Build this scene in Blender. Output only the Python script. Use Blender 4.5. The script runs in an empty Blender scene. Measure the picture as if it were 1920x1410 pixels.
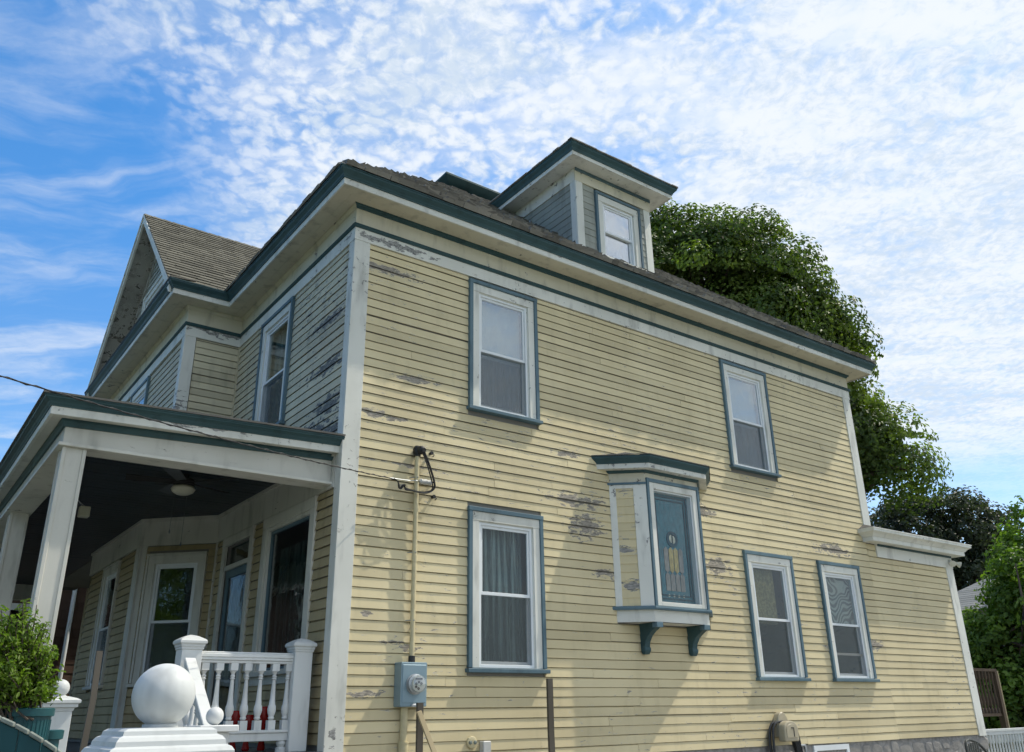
import bpy, bmesh, math, random
import numpy as np
from mathutils import Vector, Matrix
from bpy.types import NodeSocket
random.seed(7)
rng = np.random.default_rng(7)
S = bpy.context.scene
COL = S.collection
R = math.radians

# ------------------------------------------------------------------ camera
CAM = Vector((-3.6846, -8.0, 1.6))
yaw, pitch, roll, FPX = 0.6378, 0.3779, -0.0158, 1588.11
fw = Vector((math.sin(yaw)*math.cos(pitch), math.cos(yaw)*math.cos(pitch), math.sin(pitch)))
rt0 = Vector((math.cos(yaw), -math.sin(yaw), 0)); up0 = rt0.cross(fw)
rt = math.cos(roll)*rt0 + math.sin(roll)*up0
up = -math.sin(roll)*rt0 + math.cos(roll)*up0
cam = bpy.data.cameras.new('camera'); cam.sensor_width = 36; cam.lens = FPX/1920*36
cam.clip_start = .05; cam.clip_end = 2000
camo = bpy.data.objects.new('camera', cam); COL.objects.link(camo)
m = Matrix.Identity(4)
for i in range(3):
    m[i][0] = rt[i]; m[i][1] = up[i]; m[i][2] = -fw[i]; m[i][3] = CAM[i]
camo.matrix_world = m
S.camera = camo

# ------------------------------------------------------------------ node helpers
def node(nt, t, ins=None, **at):
    n = nt.nodes.new(t)
    for k, v in at.items(): setattr(n, k, v)
    for k, v in (ins or {}).items():
        s = n.inputs[k]
        if isinstance(v, NodeSocket): nt.links.new(v, s)
        else: s.default_value = v
    return n
def math_(nt, op, a, b=None, c=None, clamp=False):
    n = nt.nodes.new('ShaderNodeMath'); n.operation = op; n.use_clamp = clamp
    for i, v in enumerate((a, b, c)):
        if v is None: continue
        if isinstance(v, NodeSocket): nt.links.new(v, n.inputs[i])
        else: n.inputs[i].default_value = v
    return n.outputs[0]
def sstep(nt, v, lo, hi, a=0., b=1.):
    n = node(nt, 'ShaderNodeMapRange', {'Value': v, 'From Min': lo, 'From Max': hi, 'To Min': a, 'To Max': b}, interpolation_type='SMOOTHSTEP')
    return n.outputs[0]
def mixc(nt, f, a, b, bt='MIX'):
    n = nt.nodes.new('ShaderNodeMix'); n.data_type = 'RGBA'; n.blend_type = bt
    for s, v in ((n.inputs[0], f), (n.inputs[6], a), (n.inputs[7], b)):
        if isinstance(v, NodeSocket): nt.links.new(v, s)
        else: s.default_value = (*v, 1) if isinstance(v, tuple) and len(v) == 3 else v
    return n.outputs[2]
def noise(nt, vec, scale, detail=4, rough=.55, dist=0.):
    return node(nt, 'ShaderNodeTexNoise', {'Vector': vec, 'Scale': scale, 'Detail': detail, 'Roughness': rough, 'Distortion': dist}).outputs['Fac']
def vmath(nt, op, a, b=None):
    n = nt.nodes.new('ShaderNodeVectorMath'); n.operation = op
    for i, v in enumerate((a, b)):
        if v is None: continue
        if isinstance(v, NodeSocket): nt.links.new(v, n.inputs[i])
        else: n.inputs[i].default_value = v
    return n.outputs['Value'] if op in ('LENGTH', 'DOT_PRODUCT', 'DISTANCE') else n.outputs[0]

# ------------------------------------------------------------------ sky and sun
SUNV = Vector((.66, -.195, 1)).normalized()
EL = math.asin(SUNV.z); AZ = math.atan2(SUNV.x, SUNV.y)
W = bpy.data.worlds.new('World'); S.world = W; W.use_nodes = True
nt = W.node_tree; nt.nodes.clear()
sky = node(nt, 'ShaderNodeTexSky', sky_type='NISHITA', sun_disc=False, sun_elevation=EL, sun_rotation=AZ,
           altitude=0, air_density=1.0, dust_density=.6, ozone_density=2.5)
gen = node(nt, 'ShaderNodeTexCoord').outputs['Generated']
sp = node(nt, 'ShaderNodeSeparateXYZ', {0: gen})
zc = math_(nt, 'ADD', math_(nt, 'MAXIMUM', sp.outputs[2], 0.), .06)
px = math_(nt, 'DIVIDE', sp.outputs[0], zc); py = math_(nt, 'DIVIDE', sp.outputs[1], zc)
# cloud plane axes: u to the right of the view, v away
U_ = math_(nt, 'ADD', math_(nt, 'MULTIPLY', px, .803), math_(nt, 'MULTIPLY', py, -.596))
V_ = math_(nt, 'ADD', math_(nt, 'MULTIPLY', px, .596), math_(nt, 'MULTIPLY', py, .803))
P2 = node(nt, 'ShaderNodeCombineXYZ', {0: U_, 1: V_, 2: 0.}).outputs[0]
def n2(vec, scale, detail=4., rough=.55, dist=0., out='Fac'):
    return node(nt, 'ShaderNodeTexNoise', {'Vector': vec, 'Scale': scale, 'Detail': detail, 'Roughness': rough, 'Distortion': dist}, noise_dimensions='2D').outputs[out]
def cen(v, k): return math_(nt, 'MULTIPLY', math_(nt, 'SUBTRACT', v, .5), k)
def warped(scale, amt, detail=3.):
    sc = node(nt, 'ShaderNodeVectorMath', {0: vmath(nt, 'SUBTRACT', n2(P2, scale, detail, .6, 0., 'Color'), (.5, .5, .5)), 'Scale': amt}, operation='SCALE').outputs[0]
    return vmath(nt, 'ADD', P2, sc)
wp = warped(9., .045, 3.)
def vor2(vec, scale, smooth):
    return node(nt, 'ShaderNodeTexVoronoi', {'Vector': vec, 'Scale': scale, 'Smoothness': smooth, 'Randomness': 1.}, feature='SMOOTH_F1', voronoi_dimensions='2D').outputs['Distance']
# puffy altocumulus cells
c1 = vor2(wp, 25., .3); c2 = vor2(wp, 58., .3)
f1 = n2(wp, 2.6, 5., .6); f2 = n2(P2, 1.1, 4., .5); f3 = n2(wp, 44., 4., .65)
cell = math_(nt, 'SUBTRACT', 1., math_(nt, 'ADD', math_(nt, 'MULTIPLY', c1, .95), math_(nt, 'MULTIPLY', c2, .42)))
cell = math_(nt, 'ADD', cell, math_(nt, 'ADD', cen(f1, .62), cen(f3, .62)))
edge = math_(nt, 'ADD', U_, math_(nt, 'ADD', cen(f2, .55), math_(nt, 'MULTIPLY', V_, .10)))
cov = sstep(nt, edge, -.62, -.18)
puff = math_(nt, 'MULTIPLY', sstep(nt, cell, .08, .78, 0., .90), cov)
# smooth veil that thickens to the right
veil = sstep(nt, math_(nt, 'ADD', U_, math_(nt, 'ADD', cen(f1, .8), cen(f2, .4))), -.18, .34)
mp = node(nt, 'ShaderNodeMapping', {'Vector': wp, 'Rotation': (0, 0, R(50)), 'Scale': (2.0, 5.5, 1.)}).outputs[0]
rip = n2(mp, 1.3, 3., .5, .2)
cell3 = math_(nt, 'ADD', math_(nt, 'SUBTRACT', 1., vor2(wp, 17., .6)), cen(f3, .4))
veil = math_(nt, 'MULTIPLY', veil, math_(nt, 'ADD', .56, math_(nt, 'ADD', sstep(nt, rip, .28, .66, 0., .24), sstep(nt, cell3, .35, .85, 0., .20))))
haze_b = math_(nt, 'MULTIPLY', cov, sstep(nt, f1, .25, .7, .16, .50))
# thin wisps on the left
mp2 = node(nt, 'ShaderNodeMapping', {'Vector': warped(3., .14), 'Rotation': (0, 0, R(-60)), 'Scale': (.9, 2.6, 1.)}).outputs[0]
wi = n2(mp2, 1.9, 7., .56, .3)
wisp = sstep(nt, wi, .40, .84, 0., .66)
inv = lambda v: math_(nt, 'SUBTRACT', 1., v)
dens = inv(math_(nt, 'MULTIPLY', math_(nt, 'MULTIPLY', inv(puff), inv(veil)), math_(nt, 'MULTIPLY', inv(wisp), inv(haze_b))))
# the cloud field thins out before the horizon
far = sstep(nt, math_(nt, 'ADD', V_, cen(f1, .7)), 2.45, 3.2, 1., .32)
dens = math_(nt, 'MULTIPLY', math_(nt, 'MULTIPLY', dens, far), .96, clamp=True)
shade = sstep(nt, math_(nt, 'ADD', math_(nt, 'MULTIPLY', rip, .55), math_(nt, 'MULTIPLY', f3, .45)), .36, .60)
ccol = mixc(nt, shade, (3.1, 3.55, 4.05), (4.1, 4.3, 4.48))
skyc = mixc(nt, dens, mixc(nt, 1., sky.outputs[0], mixc(nt, sstep(nt, sp.outputs[2], .08, .62), (.62, .76, .86), (.34, .78, 1.05)), 'MULTIPLY'), ccol)
bg = node(nt, 'ShaderNodeBackground', {'Color': skyc, 'Strength': .15})
out = node(nt, 'ShaderNodeOutputWorld', {'Surface': bg.outputs[0]})

W.cycles.sampling_method = 'MANUAL'; W.cycles.sample_map_resolution = 256
sun = bpy.data.lights.new('sun', 'SUN'); sun.energy = 2.7; sun.angle = R(.6); sun.color = (1, .93, .80)
suno = bpy.data.objects.new('sun', sun); COL.objects.link(suno)
suno.rotation_euler = (-SUNV).to_track_quat('-Z', 'Y').to_euler(); suno.location = (20, -10, 30)
S.view_settings.view_transform = 'Standard'; S.view_settings.look = 'None'
S.view_settings.exposure = 0.6; S.view_settings.gamma = 1
S.render.engine = 'CYCLES'
S.cycles.max_bounces = 6; S.cycles.diffuse_bounces = 3; S.cycles.glossy_bounces = 3; S.cycles.transparent_max_bounces = 12
S.cycles.use_adaptive_sampling = True; S.cycles.adaptive_threshold = .03
S.cycles.use_denoising = True

# ------------------------------------------------------------------ materials
def material(name):
    m = bpy.data.materials.new(name); m.use_nodes = True
    nt = m.node_tree; b = nt.nodes['Principled BSDF']
    return m, nt, b
def pos(nt): return node(nt, 'ShaderNodeNewGeometry').outputs['Position']
def scaled(nt, v, s): return node(nt, 'ShaderNodeMapping', {'Vector': v, 'Scale': s}).outputs[0]
def plain(name, col, rough=.6, var=.12, scale=6., bump=.15, bscale=60., metal=0., spec=.4):
    m, nt, b = material(name); p = pos(nt)
    n = noise(nt, p, scale, 5, .6)
    c = mixc(nt, sstep(nt, n, .3, .7), tuple(x*(1-var) for x in col), tuple(min(1, x*(1+var)) for x in col))
    nt.links.new(c, b.inputs['Base Color']); b.inputs['Roughness'].default_value = rough
    b.inputs['Metallic'].default_value = metal; b.inputs['Specular IOR Level'].default_value = spec
    if bump:
        bn = node(nt, 'ShaderNodeBump', {'Height': noise(nt, p, bscale, 4, .6), 'Strength': bump, 'Distance': .004})
        nt.links.new(bn.outputs[0], b.inputs['Normal'])
    return m
def patches_mask(nt, p, patches, warpn):
    """worn patches with a place of their own: noise-edged ellipses (x,y,z,rx,ry,rz)"""
    acc = None
    for (x, y, z, rx, ry, rz) in patches:
        d = vmath(nt, 'SUBTRACT', p, (x, y, z))
        d = vmath(nt, 'MULTIPLY', d, (1/rx, 1/ry, 1/rz))
        l = math_(nt, 'SUBTRACT', 1.0, vmath(nt, 'LENGTH', d))
        acc = l if acc is None else math_(nt, 'MAXIMUM', acc, l)
    acc = math_(nt, 'MAXIMUM', acc, -1.)
    return math_(nt, 'ADD', acc, math_(nt, 'MULTIPLY', math_(nt, 'SUBTRACT', warpn, .5), 3.6))
def painted_wood(name, c1, c2, peel, wood=(.20, .19, .17), primer=(.62, .61, .56), patches=(), thr=.68, grain=(2.6, 2.6, 16.), flake=(2.4, 2.4, 11.), pedge=.6, rough=.62, objvar=.07, dirt=.12):
    m, nt, b = material(name); p = pos(nt)
    big = noise(nt, p, .9, 2, .55); mid = noise(nt, scaled(nt, p, (1, 1, .28)), 5., 3, .6)
    fine = noise(nt, scaled(nt, p, grain), 7., 3, .62)
    col = mixc(nt, sstep(nt, big, .35, .65), c1, c2)
    col = mixc(nt, math_(nt, 'MULTIPLY', sstep(nt, mid, .5, .78), dirt*2.2), col, tuple(x*.55 for x in c1))
    oi = node(nt, 'ShaderNodeObjectInfo').outputs['Random']
    br = math_(nt, 'ADD', 1-objvar, math_(nt, 'MULTIPLY', oi, 2*objvar))
    col = mixc(nt, 1., col, node(nt, 'ShaderNodeCombineColor', {0: br, 1: br, 2: br}).outputs[0], 'MULTIPLY')
    # peeling: flakes run along the board, gathered in worn zones
    fl = noise(nt, scaled(nt, p, flake), 2.6, 6, .68, .6)
    zone = noise(nt, p, .55, 2, .5)
    pv = math_(nt, 'ADD', math_(nt, 'SUBTRACT', fl, thr), math_(nt, 'MULTIPLY', math_(nt, 'SUBTRACT', zone, .5), .26*peel))
    if patches:
        wn_ = noise(nt, scaled(nt, p, (4.6, 4.6, 12.)), 1.7, 6, .66, .25)
        pm = patches_mask(nt, p, patches, wn_)
        pv = math_(nt, 'MAXIMUM', pv, math_(nt, 'MULTIPLY', math_(nt, 'SUBTRACT', pm, .42), .5))
    bare = sstep(nt, pv, 0., .012); edge = sstep(nt, pv, -.028, -.012)
    wcol = mixc(nt, sstep(nt, fine, .3, .7), tuple(x*.55 for x in wood), tuple(min(1, x*1.5) for x in wood))
    col = mixc(nt, math_(nt, 'MULTIPLY', edge, pedge), col, primer)
    col = mixc(nt, bare, col, wcol)
    nt.links.new(col, b.inputs['Base Color'])
    nt.links.new(math_(nt, 'ADD', rough, math_(nt, 'MULTIPLY', bare, .25)), b.inputs['Roughness'])
    b.inputs['Specular IOR Level'].default_value = .3
    h = math_(nt, 'ADD', math_(nt, 'MULTIPLY', edge, .5), math_(nt, 'MULTIPLY', bare, -1.3))
    h = math_(nt, 'ADD', h, math_(nt, 'ADD', math_(nt, 'MULTIPLY', fine, .25), math_(nt, 'MULTIPLY', noise(nt, p, 38., 2, .6), .35)))
    bn = node(nt, 'ShaderNodeBump', {'Height': h, 'Strength': .75, 'Distance': .0022})
    nt.links.new(bn.outputs[0], b.inputs['Normal'])
    return m
WALLP = [(3.27,4.08,.55,.083),(3.33,3.77,.32,.148),(3.65,3.20,.20,.06),(5.78,3.46,.32,.119),(.86,5.19,.32,.046),(.33,4.68,.2,.049),(.57,4.67,.17,.031),
 (2.62,3.96,.25,.04),(1.6,3.95,.19,.031),(3.08,4.67,.27,.036),(8.61,3.96,.53,.08),(5.62,4.22,.25,.078),(5.59,4.64,.23,.065),(.83,2.23,.16,.031),(.67,2.28,.12,.026),
 (1.41,2.23,.11,.054),(.38,2.55,.09,.026),(.36,1.79,.23,.03),(1.02,2.17,.19,.037),(9.37,2.51,.25,.07),(2.06,4.21,.48,.039),(5.35,3.88,.22,.061),(.76,4.17,.48,.031),(.34,6.49,.6,.05),(4.22,3.87,.2,.043)]
FP_ = [(0, .4, 4.45, .3, .9, .30), (0, 1.0, 4.62, .3, .9, .18), (0, .5, 5.35, .3, .7, .12), (0, .6, 5.95, .3, .6, .09), (0, .45, 4.85, .3, .6, .16)]
M = {}
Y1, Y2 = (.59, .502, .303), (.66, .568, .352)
M['siding'] = painted_wood('yellow_painted_clapboard', Y1, Y2, 1.0, wood=(.27, .245, .205), thr=.655, objvar=.10, dirt=.11)
for g in range(0, len(WALLP), 5):
    M['siding_w%d' % (g//5)] = painted_wood('yellow_painted_clapboard_worn', Y1, Y2, 1.0, wood=(.27, .245, .205), patches=[(x, 0, z, rx*1.25, 2.5, rz*1.5) for x, z, rx, rz in WALLP[g:g+5]], thr=.655, objvar=.10, dirt=.11)
M['siding_bay'] = painted_wood('yellow_painted_clapboard_bay', Y1, Y2, 1.6, wood=(.27, .26, .24), patches=[(3.9, -.25, 3.05, .3, .4, .10), (3.9, -.25, 3.5, .3, .4, .06)], thr=.66)
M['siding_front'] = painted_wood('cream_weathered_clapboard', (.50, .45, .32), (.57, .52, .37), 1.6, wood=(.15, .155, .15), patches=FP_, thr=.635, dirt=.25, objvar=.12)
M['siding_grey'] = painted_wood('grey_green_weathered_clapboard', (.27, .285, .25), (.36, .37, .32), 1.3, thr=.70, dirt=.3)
M['trim'] = painted_wood('off_white_trim_paint', (.64, .64, .58), (.72, .72, .66), 1.3, wood=(.26, .26, .25), patches=[(.45,-.03,6.85,.8,.5,.07),(.06,-.05,1.42,.05,.3,.12),(-.8,3.75,5.35,.35,.35,.6),(-.4,3.8,6.95,.6,.5,.12),(-1.7,-.0,4.22,.8,.3,.05)], thr=.655, pedge=.15, flake=(4.5, 4.5, 4.5), grain=(5, 5, 5.), dirt=.3)
M['soffit'] = painted_wood('cream_soffit_paint', (.58, .54, .42), (.64, .60, .47), 1.4, wood=(.24, .22, .18), thr=.66, grain=(3, 3, 3), flake=(3, 3, 3), dirt=.35)
M['soffit_old_shaded'] = painted_wood('shade_darkened_flaking_soffit_paint', (.33, .325, .29), (.42, .41, .37), 1.6, wood=(.16, .15, .13), thr=.60, grain=(3, 3, 3), flake=(3, 3, 3), dirt=.4)  # flaking grey paint, darkened further because the gable gets less light
M['teal'] = painted_wood('teal_trim_paint', (.032, .075, .084), (.043, .094, .104), .6, wood=(.16, .16, .15), primer=(.3, .34, .34), thr=.80, grain=(2, 2, 12), rough=.5, dirt=.3)
M['blue'] = painted_wood('faded_blue_green_trim_paint', (.08, .14, .175), (.115, .185, .22), .9, wood=(.25, .25, .24), primer=(.4, .42, .42), thr=.77, grain=(4, 4, 8), rough=.55, dirt=.3)
M['vinyl'] = plain('white_vinyl', (.74, .77, .78), .35, .03, 3, .05)
M['white'] = painted_wood('white_gloss_paint', (.60, .62, .61), (.68, .69, .68), .4, thr=.73, rough=.5, dirt=.28, grain=(3, 3, 3), flake=(7, 7, 7))
M['siding_porch_shade'] = painted_wood('shade_darkened_porch_clapboard', (.37, .30, .17), (.44, .36, .21), .8, thr=.72, dirt=.3)  # siding colour darkened to carry the shade of the porch recess
M['porch_white_shade'] = painted_wood('shade_greyed_white_porch_paint', (.54, .53, .47), (.61, .60, .54), .9, thr=.69, rough=.55, dirt=.3, grain=(6, 6, 2), flake=(3, 3, 8))  # white trim greyed in its colour for the porch shade
M['dark'] = plain('dark_room', (.03, .03, .03), .9, .1, 1, 0)
M['plaster'] = plain('interior_plaster', (.22, .21, .19), .9, .05, 1, 0)
M['ceil'] = plain('dark_blue_beadboard', (.016, .026, .038), .45, .25, 3, .1)
M['floor'] = plain('grey_porch_floor_paint', (.10, .11, .12), .5, .2, 3, .1)
M['pipe'] = plain('cream_painted_conduit', (.55, .48, .29), .55, .1, 8, .2)
M['metalgrey'] = plain('blue_grey_enamel_steel', (.22, .31, .36), .38, .05, 4, .05, metal=.25, spec=.5)
M['zinc'] = plain('zinc_metal', (.42, .44, .45), .4, .12, 20, .1, metal=.8)
M['black'] = plain('black_cable', (.018, .019, .02), .5, .2, 10, .05)
M['cable'] = plain('grey_aluminium_cable', (.25, .25, .24), .5, .2, 30, .05, metal=.3)
M['stake'] = painted_wood('weathered_grey_timber', (.075, .065, .05), (.12, .104, .083), .5, thr=.85, grain=(14, 14, 1.2), dirt=.5)
M['stick'] = painted_wood('pale_new_timber', (.42, .34, .20), (.50, .41, .26), .3, thr=.9, grain=(14, 14, 1.2), dirt=.3)
M['brown'] = painted_wood('brown_stained_timber', (.07, .045, .028), (.10, .066, .042), .3, thr=.9, grain=(12, 12, 1.2), dirt=.4)
M['red'] = plain('red_glazed_pot', (.30, .012, .010), .25, .1, 8, 0)
M['tan'] = plain('tan_hose_reel_plastic', (.42, .37, .26), .45, .06, 8, .1)
M['hose'] = plain('black_rubber_hose', (.03, .032, .036), .4, .2, 10, .05)
M['plastic'] = plain('teal_plastic', (.012, .075, .085), .42, .15, 6, .15)
M['tealfence'] = painted_wood('dark_teal_fence_paint', (.012, .062, .072), (.018, .08, .09), .3, wood=(.12, .12, .11), thr=.88, grain=(9, 9, 1.2), dirt=.3)
M['fencecap'] = plain('weathered_fence_cap', (.20, .225, .20), .8, .3, 14, .5)
M['bounce_sidewalk'] = plain('bounce_pavement_concrete', (.38, .36, .33), .85, .1, 1.5, .3)
M['road'] = plain('road_asphalt', (.10, .098, .095), .85, .15, 1.5, .3)
M['concrete'] = plain('bounce_driveway_concrete', (.24, .23, .21), .85, .15, 1.5, .3)
M['grass'] = plain('lawn', (.05, .085, .028), .9, .4, 3, .5)
M['lampglass'] = plain('frosted_lamp_glass', (.62, .60, .48), .3, .03, 3, 0)
M['cement'] = plain('mortar', (.27, .26, .245), .9, .25, 12, 1.0, 25.)
M['shade'] = plain('tan_paper_shade', (.30, .215, .09), .8, .3, 26, .1)
M['resin'] = plain('dark_green_resin', (.05, .055, .05), .5, .1, 8, .05)
M['grey'] = plain('light_grey_plastic', (.5, .5, .47), .5, .05, 8, .05)
M['lead'] = plain('lead_came', (.02, .06, .08), .5, .2, 20, 0)

def shingle_mat(name, a, b_, sc, rough=.9):
    m, nt, b = material(name); p = pos(nt)
    at = node(nt, 'ShaderNodeAttribute', attribute_name='tint').outputs['Fac']
    n = noise(nt, p, sc, 5, .65); g = noise(nt, p, 150., 2, .6)
    f = math_(nt, 'ADD', math_(nt, 'MULTIPLY', at, .6), math_(nt, 'ADD', math_(nt, 'MULTIPLY', n, .35), math_(nt, 'MULTIPLY', g, .2)), clamp=True)
    nt.links.new(mixc(nt, f, a, b_), b.inputs['Base Color']); b.inputs['Roughness'].default_value = rough
    b.inputs['Specular IOR Level'].default_value = .2
    bn = node(nt, 'ShaderNodeBump', {'Height': g, 'Strength': .5, 'Distance': .003}); nt.links.new(bn.outputs[0], b.inputs['Normal'])
    return m
M['shingle'] = shingle_mat('weathered_grey_shingle', (.05, .05, .048), (.33, .315, .285), 9)
M['shingle_tan'] = shingle_mat('tan_asphalt_shingle', (.065, .062, .05), (.185, .175, .14), 7)
M['shingle_brown'] = shingle_mat('dark_brown_wall_shingle', (.06, .036, .028), (.115, .074, .056), 5)
M['slate'] = shingle_mat('pale_grey_roof', (.20, .21, .215), (.30, .31, .315), 5)

def glass_mat(name, tint, refl, rough=.015, wav=.06):
    m, nt, b = material(name); nt.nodes.remove(b)
    outn = [n for n in nt.nodes if n.type == 'OUTPUT_MATERIAL'][0]
    p = pos(nt)
    bn = node(nt, 'ShaderNodeBump', {'Height': noise(nt, p, 5., 3, .5), 'Strength': wav, 'Distance': .02})
    tr = node(nt, 'ShaderNodeBsdfTransparent', {'Color': (*tint, 1)})
    gl = node(nt, 'ShaderNodeBsdfGlossy', {'Color': (.95, .97, 1, 1), 'Roughness': rough, 'Normal': bn.outputs[0]})
    fc = node(nt, 'ShaderNodeLayerWeight', {'Blend': .5}).outputs['Facing']     # Schlick, the same from both sides
    f = math_(nt, 'ADD', refl+.045, math_(nt, 'MULTIPLY', math_(nt, 'POWER', fc, 4.), .9), clamp=True)
    mx = node(nt, 'ShaderNodeMixShader', {0: f, 1: tr.outputs[0], 2: gl.outputs[0]})
    nt.links.new(mx.outputs[0], outn.inputs['Surface'])
    return m
M['glass'] = glass_mat('window_glass', (.80, .86, .86), -.012)
M['glass_up'] = glass_mat('upstairs_window_glass', (.80, .86, .87), .16)
M['glass_hi'] = glass_mat('dormer_window_glass', (.6, .66, .68), .42)
M['glass_box'] = glass_mat('storm_glass', (.92, .95, .95), -.03)
M['glass_dark'] = glass_mat('porch_window_glass', (.55, .62, .62), .05, wav=.2)
M['meterglass'] = glass_mat('meter_dome_glass', (.9, .93, .93), .12)

def film(name, col, fac, folds=0.):
    """thin screen or curtain cloth: part see-through, denser in its folds"""
    m, nt, b = material(name); outn = [n for n in nt.nodes if n.type == 'OUTPUT_MATERIAL'][0]
    p = pos(nt); nz = noise(nt, scaled(nt, p, (1, 1, .4)), 22., 3, .6)
    b.inputs['Roughness'].default_value = .8
    st = noise(nt, scaled(nt, p, (26, 26, .8)), 1., 3, .6)
    k = math_(nt, 'ADD', math_(nt, 'MULTIPLY', nz, .35), math_(nt, 'MULTIPLY', sstep(nt, st, .35, .65), folds), clamp=True)
    nt.links.new(mixc(nt, k, tuple(x*.6 for x in col), tuple(min(1, x*1.25) for x in col)), b.inputs['Base Color'])
    f = math_(nt, 'MULTIPLY', fac, math_(nt, 'ADD', 1.-folds, math_(nt, 'MULTIPLY', sstep(nt, st, .32, .66), folds)))
    tr = node(nt, 'ShaderNodeBsdfTransparent')
    mx = node(nt, 'ShaderNodeMixShader', {0: f, 1: tr.outputs[0], 2: b.outputs[0]}); nt.links.new(mx.outputs[0], outn.inputs['Surface'])
    return m
M['screen'] = film('insect_screen', (.11, .14, .148), .42)
M['lace'] = film('lace_curtain', (.48, .50, .47), .80, .75)
M['blind'] = film('pale_window_shade', (.66, .70, .70), .95)
M['curtain'] = film('grey_curtain', (.22, .27, .28), .9, .5)
M['sheer'] = film('cream_sheer_curtain', (.42, .40, .34), .85, .7)

def swirl_mat():
    m, nt, b = material('marbled_window_film'); p = pos(nt)
    q = vmath(nt, 'ADD', p, vmath(nt, 'SCALE', node(nt, 'ShaderNodeTexNoise', {'Vector': p, 'Scale': 2.2, 'Detail': 1.}).outputs['Color'], None))
    q.node.inputs[1].links[0].from_node.inputs['Scale'].default_value = 1.0
    w = node(nt, 'ShaderNodeTexWave', {'Vector': q, 'Scale': 3.6, 'Distortion': 1.6, 'Detail': 1.}, wave_type='BANDS', bands_direction='Z').outputs['Fac']
    nt.links.new(mixc(nt, sstep(nt, w, .2, .8), (.045, .033, .022), (.36, .33, .27)), b.inputs['Base Color']); b.inputs['Roughness'].default_value = .3
    return m
M['swirl'] = swirl_mat()
def coloured_glass(name, col, rough=.12):
    m, nt, b = material(name); p = pos(nt)
    n = noise(nt, scaled(nt, p, (1, 1, .5)), 26., 4, .6)
    nt.links.new(mixc(nt, sstep(nt, n, .25, .75), tuple(x*.75 for x in col), tuple(min(1, x*1.3) for x in col)), b.inputs['Base Color'])
    b.inputs['Roughness'].default_value = rough; b.inputs['Specular IOR Level'].default_value = .6
    bn = node(nt, 'ShaderNodeBump', {'Height': n, 'Strength': .3, 'Distance': .004}); nt.links.new(bn.outputs[0], b.inputs['Normal'])
    return m
M['gteal'] = coloured_glass('teal_leaded_glass', (.018, .12, .155))
M['gamber'] = coloured_glass('amber_leaded_glass', (.42, .30, .10))
M['grose'] = coloured_glass('dusty_rose_leaded_glass', (.22, .19, .17))
M['gwhite'] = coloured_glass('milky_leaded_glass', (.55, .52, .42))

def leaf_mat(name, a, b_, tr=.45, sc=.35):
    m, nt, b = material(name); nt.nodes.remove(b)
    outn = [n for n in nt.nodes if n.type == 'OUTPUT_MATERIAL'][0]
    p = pos(nt); at = node(nt, 'ShaderNodeAttribute', attribute_name='tint').outputs['Fac']
    f = math_(nt, 'ADD', math_(nt, 'MULTIPLY', noise(nt, p, sc, 3, .6), .35), math_(nt, 'MULTIPLY', at, .75), clamp=True)
    c = mixc(nt, f, a, b_)
    d = node(nt, 'ShaderNodeBsdfPrincipled', {'Base Color': c, 'Roughness': .5, 'Specular IOR Level': .35})
    t = node(nt, 'ShaderNodeBsdfTranslucent', {'Color': mixc(nt, 1., c, (1.25, 1.5, .55), 'MULTIPLY')})
    mx = node(nt, 'ShaderNodeMixShader', {0: tr, 1: d.outputs[0], 2: t.outputs[0]}); nt.links.new(mx.outputs[0], outn.inputs['Surface'])
    return m
M['maple'] = leaf_mat('maple_leaves', (.022, .050, .017), (.18, .24, .04), .38)
M['darkleaf'] = leaf_mat('dark_purple_green_leaves', (.026, .038, .026), (.065, .08, .045), .28)
M['greenleaf'] = leaf_mat('fresh_green_leaves', (.06, .115, .022), (.17, .26, .045), .42)
M['boxwood'] = leaf_mat('small_glossy_shrub_leaves', (.07, .135, .015), (.19, .27, .04), .4, 5.)
M['bark'] = painted_wood('tree_bark', (.07, .055, .045), (.11, .09, .07), 0, thr=.99, grain=(8, 8, 2), dirt=.5)
def stone_mat():
    m, nt, b = material('grey_field_stone'); p = pos(nt); oi = node(nt, 'ShaderNodeObjectInfo').outputs['Random']
    n = noise(nt, p, 9., 7, .68)
    f = math_(nt, 'ADD', math_(nt, 'MULTIPLY', n, .8), math_(nt, 'MULTIPLY', oi, .3), clamp=True)
    nt.links.new(mixc(nt, f, (.15, .145, .14), (.36, .34, .31)), b.inputs['Base Color']); b.inputs['Roughness'].default_value = .9
    bn = node(nt, 'ShaderNodeBump', {'Height': n, 'Strength': .9, 'Distance': .02}); nt.links.new(bn.outputs[0], b.inputs['Normal'])
    return m
M['stone'] = stone_mat()

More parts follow.
